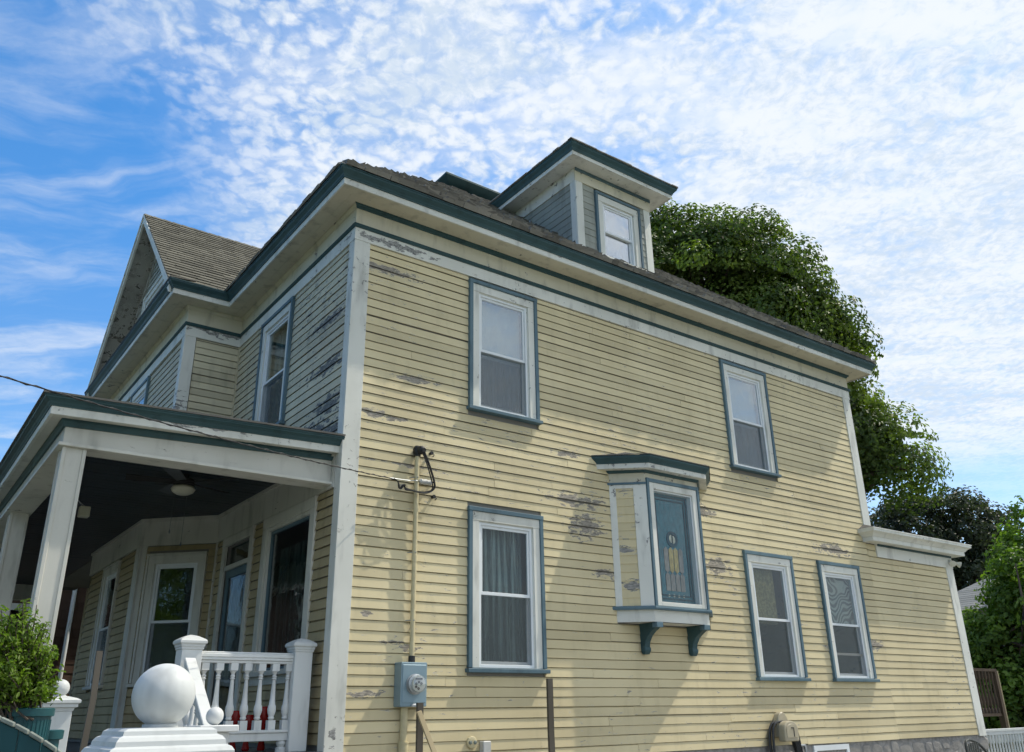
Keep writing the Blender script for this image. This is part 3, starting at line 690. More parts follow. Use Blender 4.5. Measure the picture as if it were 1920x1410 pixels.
# ---- windows
def window(F, box, style='side', upper=None, lower=None, blue='blue', bb=.05, cw=.095, screen=True, parent=house, glass='glass', split=.5, trimm='trim', name='window', sillm=None, base=0.):
    u0, u1, z0, z1 = box; sillh = .05
    mb = MB(); a, b, c, d = u0+bb, u1-bb, z0+sillh, z1-bb     # casing box
    mb.fbox(F, a, a+cw, base, base+.034, c, d-cw-.01); mb.fbox(F, b-cw, b, base, base+.034, c, d-cw-.01); mb.fbox(F, a, b, base, base+.037, d-cw-.01, d)
    # jambs
    mb.fbox(F, a+cw-.004, a+cw+.012, -.09, base+.02, c, d-cw); mb.fbox(F, b-cw-.012, b-cw+.004, -.09, base+.02, c, d-cw); mb.fbox(F, a+cw, b-cw, -.09, base+.021, d-cw-.02, d-cw)
    if parent is house: w = mb.build(name, trimm, house, bevel=.003)
    else: w = mb.build('window_casing', trimm, parent, bevel=.003)
    par = w if parent is house else parent
    if bb > 0:
        mb = MB(); mb.fbox(F, u0, a+.001, base, base+.052, c, z1-.001); mb.fbox(F, b-.001, u1, base, base+.052, c, z1-.001); mb.fbox(F, u0-.004, u1+.004, base, base+.056, d, z1)
        mb.build('outer_band', blue, par, bevel=.004)
    mb = MB(); mb.fbox(F, u0-.022, u1+.022, base-.05, base+.082, z0, z0+sillh-.008); mb.fbox(F, a, b, -.08, base+.04, z0+sillh-.0085, z0+sillh+.004)
    mb.build('sill', sillm or blue, par, bevel=.004)
    A, B, C, D = a+cw+.01, b-cw-.01, c+.004, d-cw-.018
    fm = .032; mb = MB()
    for (p, q, r, s_) in ((A, A+fm, C, D), (B-fm, B, C, D), (A+fm, B-fm, C, C+fm), (A+fm, B-fm, D-fm, D)): mb.fbox(F, p, q, -.065, base+.012, r, s_)
    mb.build('frame', 'vinyl', par, bevel=.002)
    A, B, C, D = A+fm, B-fm, C+fm, D-fm; zm = lerp(C, D, split)
    st = .028
    def sash(p, q, r, s_, n, nm):
        mb = MB()
        mb.fbox(F, p, p+st, n-.025, n, r, s_); mb.fbox(F, q-st, q, n-.025, n, r, s_); mb.fbox(F, p+st, q-st, n-.0255, n-.0005, r, r+st+.008); mb.fbox(F, p+st, q-st, n-.0255, n-.0005, s_-st-.004, s_)
        mb.build(nm, 'vinyl', par, bevel=.002)
        mb = MB(); g0, g1 = p+st-.004, q-st+.004
        mb.fbox(F, g0, g1, n-.017, n-.011, r+st, s_-st); mb.build('pane', glass, par)
    sash(A, B, zm-.02, D, -.004+base*.5, 'upper_sash'); sash(A, B, C, zm+.012, -.034+base*.5, 'lower_sash')
    if screen:
        mb = MB(); mb.quad(F(A, .002+base*.5, C), F(B, .002+base*.5, C), F(B, .002+base*.5, zm-.02), F(A, .002+base*.5, zm-.02)); mb.build('screen', 'screen', par)
    def cloth(kind, z0_, z1_, u0_=A, u1_=B, n=-.13, amp=.015, k=9., mat=None, nm=None):
        mb = MB(); nu, nz = 40, 3
        ph = random.uniform(0, 6)
        for i in range(nu):
            t0, t1 = i/nu, (i+1)/nu
            f = lambda t: n+amp*(math.sin(t*k*6.28+ph)+.5*math.sin(t*k*11.3+2*ph))
            mb.quad(F(lerp(u0_, u1_, t0), f(t0), z0_), F(lerp(u0_, u1_, t1), f(t1), z0_), F(lerp(u0_, u1_, t1), f(t1), z1_), F(lerp(u0_, u1_, t0), f(t0), z1_))
        mb.build(nm or 'curtain', mat, par, smooth='all')
    if upper == 'blind': cloth('b', zm-.05, D, amp=.0, n=-.11, mat='blind', nm='window_shade')
    if upper == 'shade': cloth('b', zm-.06, D, u1_=lerp(A, B, .80), amp=.0, n=-.10, mat='shade', nm='window_shade')
    if upper == 'swirl': cloth('b', zm-.03, D, amp=0., n=-.075, mat='swirl', nm='window_film')
    if upper == 'lace': cloth('l', C, D, u1_=lerp(A, B, .97), amp=.014, k=5, mat='lace')
    if upper == 'plaid': cloth('l', zm, D, amp=.012, k=4, n=-.12, mat='curtain')
    if lower == 'grey': cloth('l', C, zm, amp=.01, k=3, n=-.15, mat='curtain')
    if lower == 'white': cloth('l', C, zm, u0_=lerp(A, B, .05), u1_=lerp(A, B, .6), amp=.02, k=3, n=-.2, mat='lace')
    if upper == 'sheer': cloth('l', C, D, u0_=lerp(A, B, .05), u1_=lerp(A, B, .95), amp=.02, k=7, n=-.16, mat='sheer')
    if lower == 'rail':
        mb = MB(); zr = lerp(C, zm, .42); mb.fbox(F, A, B, -.05, -.02, zr-.018, zr+.018); mb.build('storm_rail', 'grey', par)
    return w
window(F_side, WIN_SIDE['ul'], upper='blind', lower='grey', glass='glass_up')
window(F_side, WIN_SIDE['ll'], upper='lace', screen=True)
window(F_side, WIN_SIDE['ur'], upper='blind', lower='grey', glass='glass_up')
window(F_side, WIN_SIDE['l3'], upper='shade', lower=None)
window(F_side, WIN_SIDE['l4'], upper='swirl', lower='rail')
window(F_front, WIN_FRONT['up'], upper='plaid', lower='grey')
window(F_bayfront, WIN_BAYUP, upper='blind')
window(F_bayfront, WIN_BAYLOW, blue='porch_white_shade', trimm='porch_white_shade', glass='glass_dark', bb=.03)
window(F_diag, WIN_DIAG, blue='porch_white_shade', trimm='porch_white_shade', glass='glass_dark', bb=.03)
window(F_bayfront, WIN_GAB, blue='trim')
# big picture window on the porch
def picture_window():
    u0, u1, z0, z1 = WIN_FRONT['big']; F = F_front; cw = .13
    mb = MB(); mb.fbox(F, u0, u0+cw, 0, .035, z0+.05, z1-cw); mb.fbox(F, u1-cw, u1, 0, .035, z0+.05, z1-cw); mb.fbox(F, u0, u1, 0, .038, z1-cw, z1)
    mb.fbox(F, u0+cw-.01, u0+cw+.03, -.08, .015, z0+.05, z1-cw); mb.fbox(F, u1-cw-.03, u1-cw+.01, -.08, .015, z0+.05, z1-cw); mb.fbox(F, u0+cw+.03, u1-cw-.03, -.08, .015, z1-cw-.04, z1-cw+.01)
    w = mb.build('window', 'porch_white_shade', house, bevel=.004)
    mb = MB(); mb.fbox(F, u0-.03, u1+.03, -.05, .09, z0, z0+.05); mb.fbox(F, u0, u1, .001, .03, z0-.09, z0); mb.build('sill', 'porch_white_shade', w)
    mb = MB(); a, b, c, d = u0+cw+.03, u1-cw-.03, z0+.05, z1-cw-.04
    for q in ((a, a+.03, c, d), (b-.03, b, c, d), (a+.03, b-.03, c, c+.04), (a+.03, b-.03, d-.035, d)): mb.fbox(F, q[0], q[1], -.055, -.015, q[2], q[3])
    mb.build('sash', 'blue', w)
    mb = MB(); mb.fbox(F, a+.02, b-.02, -.04, -.033, c+.03, d-.02); mb.build('pane', 'glass_dark', w)
    mb = MB(); nu = 50
    for i in range(nu):
        t0, t1 = i/nu, (i+1)/nu; f = lambda t: -.16+.022*math.sin(t*60)+.012*math.sin(t*113)
        for (ta, tb) in ((a, b),): mb.quad(F(lerp(ta, tb, t0), f(t0), c), F(lerp(ta, tb, t1), f(t1), c), F(lerp(ta, tb, t1), f(t1), d-.2), F(lerp(ta, tb, t0), f(t0), d-.2))
    mb.build('curtain', 'lace', w, smooth='all')
picture_window()
def door():
    u0, u1, z0, z1 = WIN_FRONT['door']; F = F_front; cw = .12; zt = 3.42
    mb = MB(); mb.fbox(F, u0, u0+cw, 0, .035, z0, z1-cw); mb.fbox(F, u1-cw, u1, 0, .035, z0, z1-cw); mb.fbox(F, u0, u1, 0, .038, z1-cw, z1); mb.fbox(F, u0+cw, u1-cw, -.06, .02, zt-.03, zt+.03)
    w = mb.build('door', 'porch_white_shade', house, bevel=.004)
    a, b = u0+cw, u1-cw
    mb = MB(); mb.fbox(F, a, b, -.05, -.044, zt+.03, z1-cw); mb.build('transom_pane', 'glass_dark', w)
    mb = MB(); st = .10
    mb.fbox(F, a, a+st, -.05, -.012, z0, zt-.03); mb.fbox(F, b-st, b, -.05, -.012, z0, zt-.03); mb.fbox(F, a+st, b-st, -.05, -.0125, zt-.13, zt-.03); mb.fbox(F, a+st, b-st, -.05, -.0125, z0, z0+.3)
    mb.build('door_leaf', 'blue', w, bevel=.003)
    mb = MB(); mb.fbox(F, a+st, b-st, -.034, -.028, z0+.3, zt-.13); mb.build('door_pane', 'glass_dark', w)
    mb = MB(); mb.fbox(F, a+st, b-st, -.2, -.15, z0+.3, zt-.13); mb.build('door_curtain', 'sheer', w)
    mb = MB(); mb.lathe(F(a+.05, -.012, 2.25), [(.008, 0), (.008, .03), (.026, .035), (.028, .05), (.015, .065)], 12, axis=F.N); mb.build('door_knob', 'zinc', w, smooth=True)
door()

# ---- angled box bay on the side wall
def box_bay():
    xl, xr, fl, fr_, yf = 3.80, 5.51, 4.16, 5.15, -.31
    zb, zs, zt = 2.615, 2.80, 4.44
    P0, P1, P2, P3 = Vector((xl, 0, 0)), Vector((fl, yf, 0)), Vector((fr_, yf, 0)), Vector((xr, 0, 0))
    poly = [(P.x, P.y) for P in (P0, P1, P2, P3)]
    def out(d):   # outline pushed out by d, ends kept on the wall
        big = poly + [(xr+.0, 1.5), (xl, 1.5)]
        o = offset_poly(big, d)[:4]
        q = [Vector(o[0]), Vector(o[1]), Vector(o[2]), Vector(o[3])]
        for i, j in ((0, 1), (3, 2)):
            t = (0-q[j].y)/(q[i].y-q[j].y) if q[i].y != q[j].y else 1
            q[i] = q[j]+(q[i]-q[j])*t
        return q
    def band(mb, prof):
        rs = [[(p.x, p.y, z) for p in out(d)] for d, z in prof]
        for a, b in zip(rs[:-1], rs[1:]):
            for i in range(3): mb.quad(a[i], a[i+1], b[i+1], b[i])
    mb = MB(); band(mb, [(-.06, zb), (0, zb), (0, zs-.03)]); o = out(0)
    mb.quad(*[(p.x, p.y, zb) for p in o][::-1]); mb.v = mb.v
    root = mb.build('box_bay', 'trim', house)
    mb = MB(); band(mb, [(0, zs-.04), (.045, zs-.04), (.05, zs-.02), (.045, zs+.0), (0, zs+.012)]); mb.build('sill', 'blue', root, bevel=.003)
    FL = frame(P0, P1-P0, Vector(((P1-P0).y, -(P1-P0).x, 0))); LL = (P1-P0).length
    FF = frame(P1, P2-P1, (0, -1, 0)); LF = (P2-P1).length
    FR = frame(P2, P3-P2, Vector(((P3-P2).y, -(P3-P2).x, 0)))
    z1 = zt-.09
    for F in (FL, FR):
        mb = MB(); mb.fbox(F, .0, LL, -.03, .0, zs, zt); mb.build('side_panel', 'plaster', root)
        wide, nar = .165, .085
        a, b = (nar, LL-wide) if F is FL else (wide, LL-nar)
        mb = MB(); mb.fbox(F, 0, a, 0, .02, zs, z1); mb.fbox(F, b, LL+.004, 0, .02, zs, z1); mb.fbox(F, a, b, 0, .019, z1-.05, z1); mb.build('corner_board', 'trim', root, bevel=.002)
        z = zs
        while z < z1-.06:
            h = min(EXP, z1-.05-z); mb = MB()
            sec = [(-.002, 0), (.013, 0), (.005, h+.008), (-.002, h+.008)]; dn = random.uniform(-.001, .002)
            vs = [F(a, n+dn, z+s_) for n, s_ in sec]+[F(b, n+dn, z+s_) for n, s_ in sec]
            mb.add(vs, [(3, 2, 1, 0), (4, 5, 6, 7), (5, 4, 0, 1), (6, 5, 1, 2), (7, 6, 2, 3), (4, 7, 3, 0)])
            mb.build('clapboard', 'siding_bay', root); z += EXP
        mb = MB(); mb.fbox(F, -.02, LL+.01, .001, .03, z1, z1+.028); mb.build('band_moulding', 'blue', root)
    # front: band, frame, leaded light, storm glass
    mb = MB(); bw = .042
    mb.fbox(FF, 0, bw, -.02, .034, zs, zt-.002); mb.fbox(FF, LF-bw, LF, -.02, .034, zs, zt-.002); mb.fbox(FF, bw, LF-bw, -.02, .033, zt-.05, zt-.004); mb.build('outer_band', 'blue', root, bevel=.003)
    mb = MB(); a, b, c, d = bw, LF-bw, zs+.01, zt-.05; w = .085
    mb.fbox(FF, a, a+w, -.03, .02, c, d); mb.fbox(FF, b-w, b, -.03, .02, c, d); mb.fbox(FF, a+w, b-w, -.03, .0195, c, c+.05); mb.fbox(FF, a+w, b-w, -.03, .0195, d-.085, d)
    mb.build('front_casing', 'trim', root, bevel=.003)
    a, b, c, d = a+w, b-w, c+.05, d-.085
    mb = MB(); mb.fbox(FF, a, a+.02, -.11, -.005, c, d); mb.fbox(FF, b-.02, b, -.11, -.005, c, d); mb.fbox(FF, a+.02, b-.02, -.11, -.005, d-.02, d); mb.build('jamb', 'vinyl', root)
    mb = MB(); mb.fbox(FF, a, b, -.012, -.006, c, d); mb.build('storm_pane', 'glass_box', root)
    n0 = -.075
    mb = MB(); mb.fbox(FF, a, b, n0-.01, n0, c, d); mb.build('leaded_pane', 'gteal', root)
    mb = MB(); k = .014
    for i in (0, 1):
        g = .05+.045*i
        for q in ((a+g, a+g+k, c+g, d-g), (b-g-k, b-g, c+g, d-g), (a+g, b-g, c+g, c+g+k), (a+g, b-g, d-g-k, d-g)): mb.fbox(FF, q[0], q[1], n0, n0+.011-.0008*i, q[2], q[3])
    uc = (a+b)/2
    mb.lathe(FF(uc, n0, c+.83), [(.105, 0), (.105, .008), (.062, .008), (.062, 0)], 28, axis=FF.N)
    mb.build('lead_cames', 'lead', root)
    def lozenge(u, z, w_, h, pt, mat, top=True, bot=True):
        p = [(u-w_/2, z), (u, z-(pt if bot else 0)), (u+w_/2, z), (u+w_/2, z+h), (u, z+h+(pt if top else 0)), (u-w_/2, z+h)]
        m2 = MB(); m2.prism([FF(x, n0+.001, y) for x, y in p], FF.N*.005); m2.build('glass_piece', mat, root)
    for i in range(4):
        u = uc-.135+i*.09
        lozenge(u, c+.42, .078, .27, .035, 'gamber' if i in (1, 2) else 'grose')
        lozenge(u, c+.16, .078, .20, .035, 'grose', bot=False)
        m2 = MB(); m2.lathe(FF(u, n0+.001, c+.10), [(.018, 0), (.018, .005)], 12, axis=FF.N); m2.build('glass_piece', 'gwhite', root)
    for sgn in (1, -1):   # two halves of the roundel
        p = [(uc+sgn*.012+sgn*.046*math.sin(t*math.pi), c+.83-sgn*.008+.056*math.cos(t*math.pi)) for t in [i/10 for i in range(11)]]
        m2 = MB(); m2.prism([FF(x, n0+.001, y) for x, y in p], FF.N*.005); m2.build('glass_piece', 'gwhite', root)
    # frieze, cornice, roof
    mb = MB(); band(mb, [(0, zt-.06), (.006, zt-.06), (.006, zt+.10)]); mb.build('frieze_board', 'soffit', root)
    mb = MB(); band(mb, [(.007, zt+.065), (.03, zt+.07), (.04, zt+.10)]); mb.build('bed_moulding', 'teal', root)
    mb = MB(); band(mb, [(.0, zt+.10), (.14, zt+.10), (.14, zt+.165)]); mb.build('soffit', 'trim', root)
    mb = MB(); band(mb, [(.13, zt+.163), (.148, zt+.165), (.152, zt+.18), (.165, zt+.20), (.185, zt+.225), (.192, zt+.24), (.192, zt+.262), (.12, zt+.264)]); mb.build('crown_moulding', 'teal', root, smooth=True)
    mb = MB(); rs = [(p.x, p.y, zt+.262) for p in out(.203)]; rs2 = [(p.x, p.y, zt+.274) for p in out(.203)]; tp = [(xl+.25, 0, zt+.42), (fl+.15, -.03, zt+.42), (fr_-.15, -.03, zt+.42), (xr-.25, 0, zt+.42)]
    for i in range(3): mb.quad(rs[i], rs[i+1], rs2[i+1], rs2[i]); mb.quad(rs2[i], rs2[i+1], tp[i+1], tp[i])
    mb.build('bay_roof', 'shingle', root)
    # scroll brackets
    for x in (4.22, 5.08):
        prof = [(0, 0), (0, -.33), (.03, -.37), (.07, -.37), (.095, -.33), (.085, -.28), (.10, -.22), (.15, -.15), (.22, -.10), (.27, -.075), (.30, -.05), (.30, 0)]
        mb = MB(); mb.prism([(x-.045, -n, zb+z) for n, z in prof], (.09, 0, 0)); br = mb.build('bracket', 'teal', root, bevel=.006)
        mb = MB(); mb.box(x-.055, x+.055, -.33, -.24, zb-.065, zb-.001); mb.build('bracket_block', 'blue', root, bevel=.004); mb = MB(); mb.lathe((x-.052, -.055, zb-.31), [(.04, 0), (.04, .104)], 14, axis=(1, 0, 0)); mb.build('bracket_scroll', 'teal', root, bevel=.004)
box_bay()

# ---- rear addition: frieze, cornice, roof
mb = MB(); mb.fbox(F_side, 9.86, XA+.012, .0, .03, 3.95, 4.17); mb.build('addition_frieze', 'trim', house)
mb = MB(); mb.fbox(F_side, 9.90, XA-.02, .03, .05, 4.135, 4.168); mb.build('addition_bed_moulding', 'teal', house)
AP = [(9.72, 0), (XA, 0), (XA, 5), (9.72, 5)]
mb = MB(); mb.sweep(AP, [(0, 4.17), (.20, 4.17), (.20, 4.24), (.215, 4.245), (.225, 4.26), (.25, 4.285), (.285, 4.305), (.30, 4.315), (.30, 4.35), (.31, 4.355), (.31, 4.37), (.1, 4.39)]); mb.build('addition_cornice', 'trim', house)
mb = MB(); p = offset_poly(AP, .30); mb.add([(*p[0], 4.375), (*p[1], 4.375), (*p[2], 4.375), (*p[3], 4.375), (9.7, 0.1, 4.52), (9.7, 5, 4.52)], [(0, 1, 4), (1, 2, 5, 4), (2, 3, 5), (0, 4, 5, 3)]); mb.build('addition_roof', 'shingle', house)

# ---- foundation with field stones
mb = MB(); mb.box(.05, XA-.03, .012, 5, 0, Z0-.002); mb.box(-.0, XR, 5, YB, 0, 1.2); fnd = mb.build('foundation', 'cement', house)
stone_meshes = []
for k in range(6):
    bm = bmesh.new(); bmesh.ops.create_icosphere(bm, subdivisions=2, radius=1)
    rg = random.Random(k)
    for v in bm.verts:
        c = v.co; e = .55; v.co = Vector([math.copysign(abs(x)**e, x) for x in c])*.5
        v.co += Vector((rg.uniform(-.05, .05), rg.uniform(-.05, .05), rg.uniform(-.05, .05)))
    me = bpy.data.meshes.new('stone'); bm.to_mesh(me); bm.free(); me.materials.append(M['stone']); stone_meshes.append(me)
zz = Z0-.025
for row in range(3):
    x = 5.6+random.uniform(0, .2); h = (.22, .27, .2)[row]
    while x < XA-.1:
        w = random.uniform(.2, .42)
        if not (7.38 < x+w/2 < 8.32 and row < 2):
            o = bpy.data.objects.new('stone', random.choice(stone_meshes)); COL.objects.link(o); adopt(o, fnd)
            o.matrix_basis = Matrix.Translation((x+w/2, .047+random.uniform(-.010, .006), zz-h/2+random.uniform(-.02, .02))) @ Matrix.Rotation(random.uniform(-.25, .25), 4, 'Y') @ Matrix.Diagonal((w+.01, .10, h*random.uniform(.75, 1.05), 1))
        x += w
    zz -= h
mb = MB(); mb.box(7.42, 8.26, -.015, .05, .62, .67); mb.box(7.42, 8.26, -.015, .05, 1.03, 1.10); mb.box(7.42, 7.48, -.015, .05, .67, 1.03); mb.box(8.2, 8.26, -.015, .05, .67, 1.03)
bwn = mb.build('basement_window', 'vinyl', house); mb = MB(); mb.box(7.48, 8.2, .015, .02, .67, 1.03); mb.build('pane', 'glass', bwn)

# ---- side dormer
def dormer():
    xa, xb, yd, zs = 3.66, 5.20, .20, 9.372
    yb = 2.5
    mb = MB(); mb.box(xa, xb, yd+.35, yb, 7.75, zs); mb.box(xa, xa+.46, yd, yd+.35, 7.75, zs); mb.box(xb-.34, xb, yd, yd+.35, 7.75, zs); mb.box(xa+.46, xb-.34, yd, yd+.35, 7.75, 7.97); mb.box(xa+.46, xb-.34, yd, yd+.35, 8.98, zs); root = mb.build('dormer', 'dark', house)
    Ff = frame((xa, yd, 0), (1, 0, 0), (0, -1, 0)); Fc = frame((xa, yd, 0), (0, 1, 0), (-1, 0, 0)); Fr = frame((xb, yd, 0), (0, 1, 0), (1, 0, 0)); Wd = xb-xa
    win = (.36, 1.31, 7.93, 9.10)
    zr = lambda y: ZE+T*(y+E0)
    # boards, front and cheeks
    def brd(F, a, b, z, h, e0=0., e1=0.):
        mb = MB(); sec = [(-.003, 0), (.013, 0), (.005, h+.015), (-.003, h+.015)]; dn = random.uniform(-.001, .002)
        vs = [F(a, n+dn, z+s_) for n, s_ in sec]+[F(b, n+dn, z+s_) for n, s_ in sec]
        mb.add(vs, [(0, 1, 2, 3), (7, 6, 5, 4), (1, 0, 4, 5), (2, 1, 5, 6), (3, 2, 6, 7), (0, 3, 7, 4)]); mb.build('clapboard', 'siding_grey', root)
    z = 7.93; e = .112
    while z < 9.14:
        h = min(e, 9.15-z)
        if z > win[3]: brd(Ff, .12, Wd-.12, z, h)
        else: brd(Ff, .12, win[0], z, h); brd(Ff, win[1], Wd-.12, z, h)
        ye = (z-ZE)/T-E0-yd
        for F in (Fc, Fr):
            if ye+.15 > .12: brd(F, .115, min(ye+random.uniform(.10, .17), yb-yd), z, h)
        z += e
    for s_, F in ((0, Fc), (1, Fr)):
        mb = MB(); a = -.02 if s_ == 0 else Wd-.12
        mb.fbox(Ff, a, a+.14, 0, .022, 7.85, 9.17); mb.fbox(F, .0003, .11, .0005, .0215, 7.85, 9.17); mb.build('corner_board', 'trim', root, bevel=.003)
        mb = MB(); mb.fbox(F, -.0, yb-yd, 0, .026, 9.16, zs); mb.build('frieze_board', 'trim', root)
    mb = MB(); mb.fbox(Ff, -.024, Wd+.024, 0, .0265, 9.15, zs); mb.build('frieze_board', 'soffit', root)
    mb = MB(); mb.fbox(Ff, -.03, Wd+.03, .027, .045, zs-.05, zs-.002); mb.build('bed_moulding', 'blue', root)
    DPp = [(xa, yd), (xb, yd), (xb, yb+.3), (xa, yb+.3)]; ov = .285
    mb = MB(); mb.sweep(DPp, [(0, zs), (ov, zs)]); mb.build('soffit', 'trim', root)
    mb = MB(); mb.sweep(DPp, [(ov-.02, zs-.008), (ov, zs-.008), (ov, zs+.06)]); mb.build('fascia', 'trim', root)
    mb = MB(); mb.sweep(DPp, [(d-OV+ov, h-ZF+zs-.01) for d, h in CROWN]); mb.build('crown_moulding', 'teal', root, smooth=True)
    p = offset_poly(DPp, ov+.085); mb = MB(); zt = zs+.178; pk = (xa+xb)/2; hx = (p[1][0]-p[0][0])/2
    A = [(*q, zt) for q in p]; r0 = (pk, p[0][1]+hx, zt+hx*.34); r1 = (pk, yb+1.2, zt+hx*.34)
    mb.quad(A[0], A[1], r0); mb.quad(A[1], A[2], r1, r0); mb.quad(A[3], A[0], r0, r1)
    rf = mb.build('dormer_roof', 'shingle', root)
    # ragged shingle edge over the crown
    mb = MB()
    for i in range(2):
        a, b = Vector(A[(3, 0)[i]]), Vector(A[(0, 1)[i]]); L = (b-a).length; u = 0; dr = (b-a).normalized(); nn = Vector((dr.y, -dr.x, 0))
        while u < L:
            w = random.uniform(.12, .22); c = a+dr*u; q = a+dr*min(L, u+w-.004); o_ = nn*random.uniform(.0, .018); dd = max(.03, min(.3, u*.7, (L-u-w)*.7))
            mb.hexa([c+o_, q+o_, q-nn*dd, c-nn*dd, c+o_+Vector((0, 0, .016)), q+o_+Vector((0, 0, .018)), q-nn*dd+Vector((0, 0, .016+dd*.34)), c-nn*dd+Vector((0, 0, .016+dd*.34))], random.random()); u += w
    tag(mb.build('shingles', 'shingle', root, tint=True), kind='stuff')
    # window
    window(Ff, win, upper='blind', lower='grey', parent=root, bb=.045, cw=.10, screen=False, base=.001, sillm='trim', glass='glass_hi')
    # step flashing along the cheek
    for k in range(13):
        y = yd+.05+k*.15; mb = MB(); z0_ = zr(y)
        mb.fbox(Fc, y-yd, y-yd+.13, .014, .024+random.uniform(0, .02), z0_-.02, z0_+.09+random.uniform(-.02, .03)); mb.build('flashing', 'zinc' if k % 3 else 'black', root)
dormer()

# ---- porch
PX, PYS = -2.615, .20      # outer faces of the front and side beams
PYE = 12.5
ceil = MB(); ceil.box(PX+.1, 0, .1, PYE, 4.235, 4.25); ceilo = ceil.build('porch_ceiling', 'ceil', house)
nb = 58
for k in range(nb):
    y = .2+k*.145; mb = MB(); mb.box(PX+.16, -.002 if y < 3.75 else (BX-.002 if y > 4.7 else -.002-(y-3.75)*.85), y, y+.135, 4.215+random.uniform(0, .002), 4.236); mb.build('ceiling_board', 'ceil', ceilo)
mb = MB(); mb.box(PX-.1, 0, -.02, PYE, 1.24, 1.285); mb.build('porch_floor', 'floor', house)
mb = MB(); mb.box(PX, -.02, .1, .14, .0, 1.235); mb.box(PX, PX+.04, .14, PYE, 0, 1.235); mb.build('porch_skirt', 'floor', house)
# beams
mb = MB(); mb.box(PX, -.03, PYS, PYS+.20, 3.895, 4.20); mb.build('porch_beam', 'porch_white_shade', house, bevel=.004)
mb = MB(); mb.box(PX, PX+.2, PYS+.2, PYE, 3.895, 4.20); mb.build('porch_beam', 'porch_white_shade', house, bevel=.004)
mb = MB(); mb.box(PX+.2, BX, PYE-.2, PYE, 3.895, 4.20); mb.build('porch_beam', 'porch_white_shade', house, bevel=.004)
mb = MB(); mb.box(PX-.035, -.028, PYS-.035, PYS+.235, 3.868, 3.898); mb.box(PX-.035, PX+.235, PYS+.235, PYE, 3.868, 3.898); mb.build('beam_soffit_board', 'porch_white_shade', house, bevel=.003)
mb = MB(); mb.box(PX+.02, -.0, PYS+.02, PYS+.18, 4.20, 4.236); mb.box(PX+.02, PX+.18, PYS+.2, PYE, 4.20, 4.236); mb.build('beam_packing', 'porch_white_shade', house)
# frieze boards of the house wall under the ceiling
mb = MB(); mb.fbox(F_front, .13, BY0, 0, .03, 3.835, 4.21); mb.build('porch_frieze', 'porch_white_shade', house)
mb = MB(); mb.fbox(F_diag, -.012, DGL+.012, 0, .03, 3.835, 4.211); mb.build('porch_frieze', 'porch_white_shade', house)
mb = MB(); mb.fbox(F_bayfront, 4.65, 7.9, 0, .03, 3.835, 4.212); mb.build('porch_frieze', 'porch_white_shade', house)
mb = MB(); mb.fbox(F_front, .13, BY0-.01, .03, .055, 4.17, 4.214); mb.fbox(F_diag, -.02, DGL+.02, .03, .055, 4.17, 4.2145); mb.fbox(F_bayfront, 4.66, 7.9, .03, .055, 4.17, 4.2142); mb.build('porch_cove', 'porch_white_shade', house)
# cornice: soffit, fascia, crown along the side and the front
PP = [(PX, PYS), (-.0, PYS), (0, 14), (PX, 14)]
PSL = .034   # the old eave sags away from the house
def edge_sweep(mb, prof, xr_=-.004):
    rs = [[(PX-d, 14, z+PSL*PX), (PX-d, PYS-d, z+PSL*PX), (xr_, PYS-d, z+PSL*xr_)] for d, z in prof]
    for a, b in zip(rs[:-1], rs[1:]):
        for i in range(2): mb.quad(a[i], a[i+1], b[i+1], b[i])
    mb.quad(*[r[2] for r in rs][::-1])
mb = MB(); edge_sweep(mb, [(-.002, 4.135), (.02, 4.135), (.03, 4.155), (.045, 4.175), (.045, 4.202), (-.002, 4.202)]); mb.build('porch_bed_moulding', 'teal', house)
mb = MB(); edge_sweep(mb, [(-.01, 4.20), (.155, 4.20), (.155, 4.212), (-.01, 4.212)]); mb.build('porch_soffit', 'porch_white_shade', house)
mb = MB(); edge_sweep(mb, [(.13, 4.188), (.158, 4.188), (.158, 4.262), (.13, 4.262)]); mb.build('porch_fascia', 'trim', house)
mb = MB(); edge_sweep(mb, [(.14, 4.258), (.168, 4.26), (.172, 4.27), (.180, 4.278), (.190, 4.294), (.208, 4.308), (.224, 4.318), (.228, 4.332), (.236, 4.334), (.236, 4.348), (.1, 4.35)], -.002); mb.build('porch_crown_moulding', 'teal', house, smooth=True)
mb = MB(); ex, ey = PX-.25, PYS-.25; zt = 4.352
zl = zt+PSL*ex
mb.hexa([(ex, ey, zl), (-.003, ey, zt), (-.003, 14, zt), (ex, 14, zl), (ex, ey, zl+.018), (-.003, ey, zt+.018), (-.003, 14, zt+.018), (ex, 14, zl+.018)])
mb.add([(ex, ey, zl+.018), (-.005, ey, zt+.018), (-.005, ey+3, zt+.25), (ex, 14, zl+.018), (-.005, 14, zt+.25)], [(0, 1, 2), (0, 2, 4, 3)]); mb.build('porch_roof', 'shingle', house)
# columns
for (cx, cy) in ((PX+.02, PYS+.01), (PX+.02, 3.35), (PX+.02, 6.6), (PX+.02, 9.85), (PX+.02, 12.28)):
    mb = MB(); s = .178; mb.box(cx, cx+s, cy, cy+s, 1.29, 3.867)
    for (q0, q1) in ((cx-.01, cx+.022), (cx+s-.022, cx+s+.01)):
        for (r0, r1) in ((cy-.01, cy+.022), (cy+s-.022, cy+s+.01)): mb.box(q0, q1, r0, r1, 1.3, 3.866)
    col_ = mb.build('porch_column', 'porch_white_shade', house, bevel=.003)
    mb = MB(); mb.box(cx-.03, cx+s+.03, cy-.03, cy+s+.03, 1.286, 1.44); mb.build('column_base', 'porch_white_shade', col_, bevel=.005)
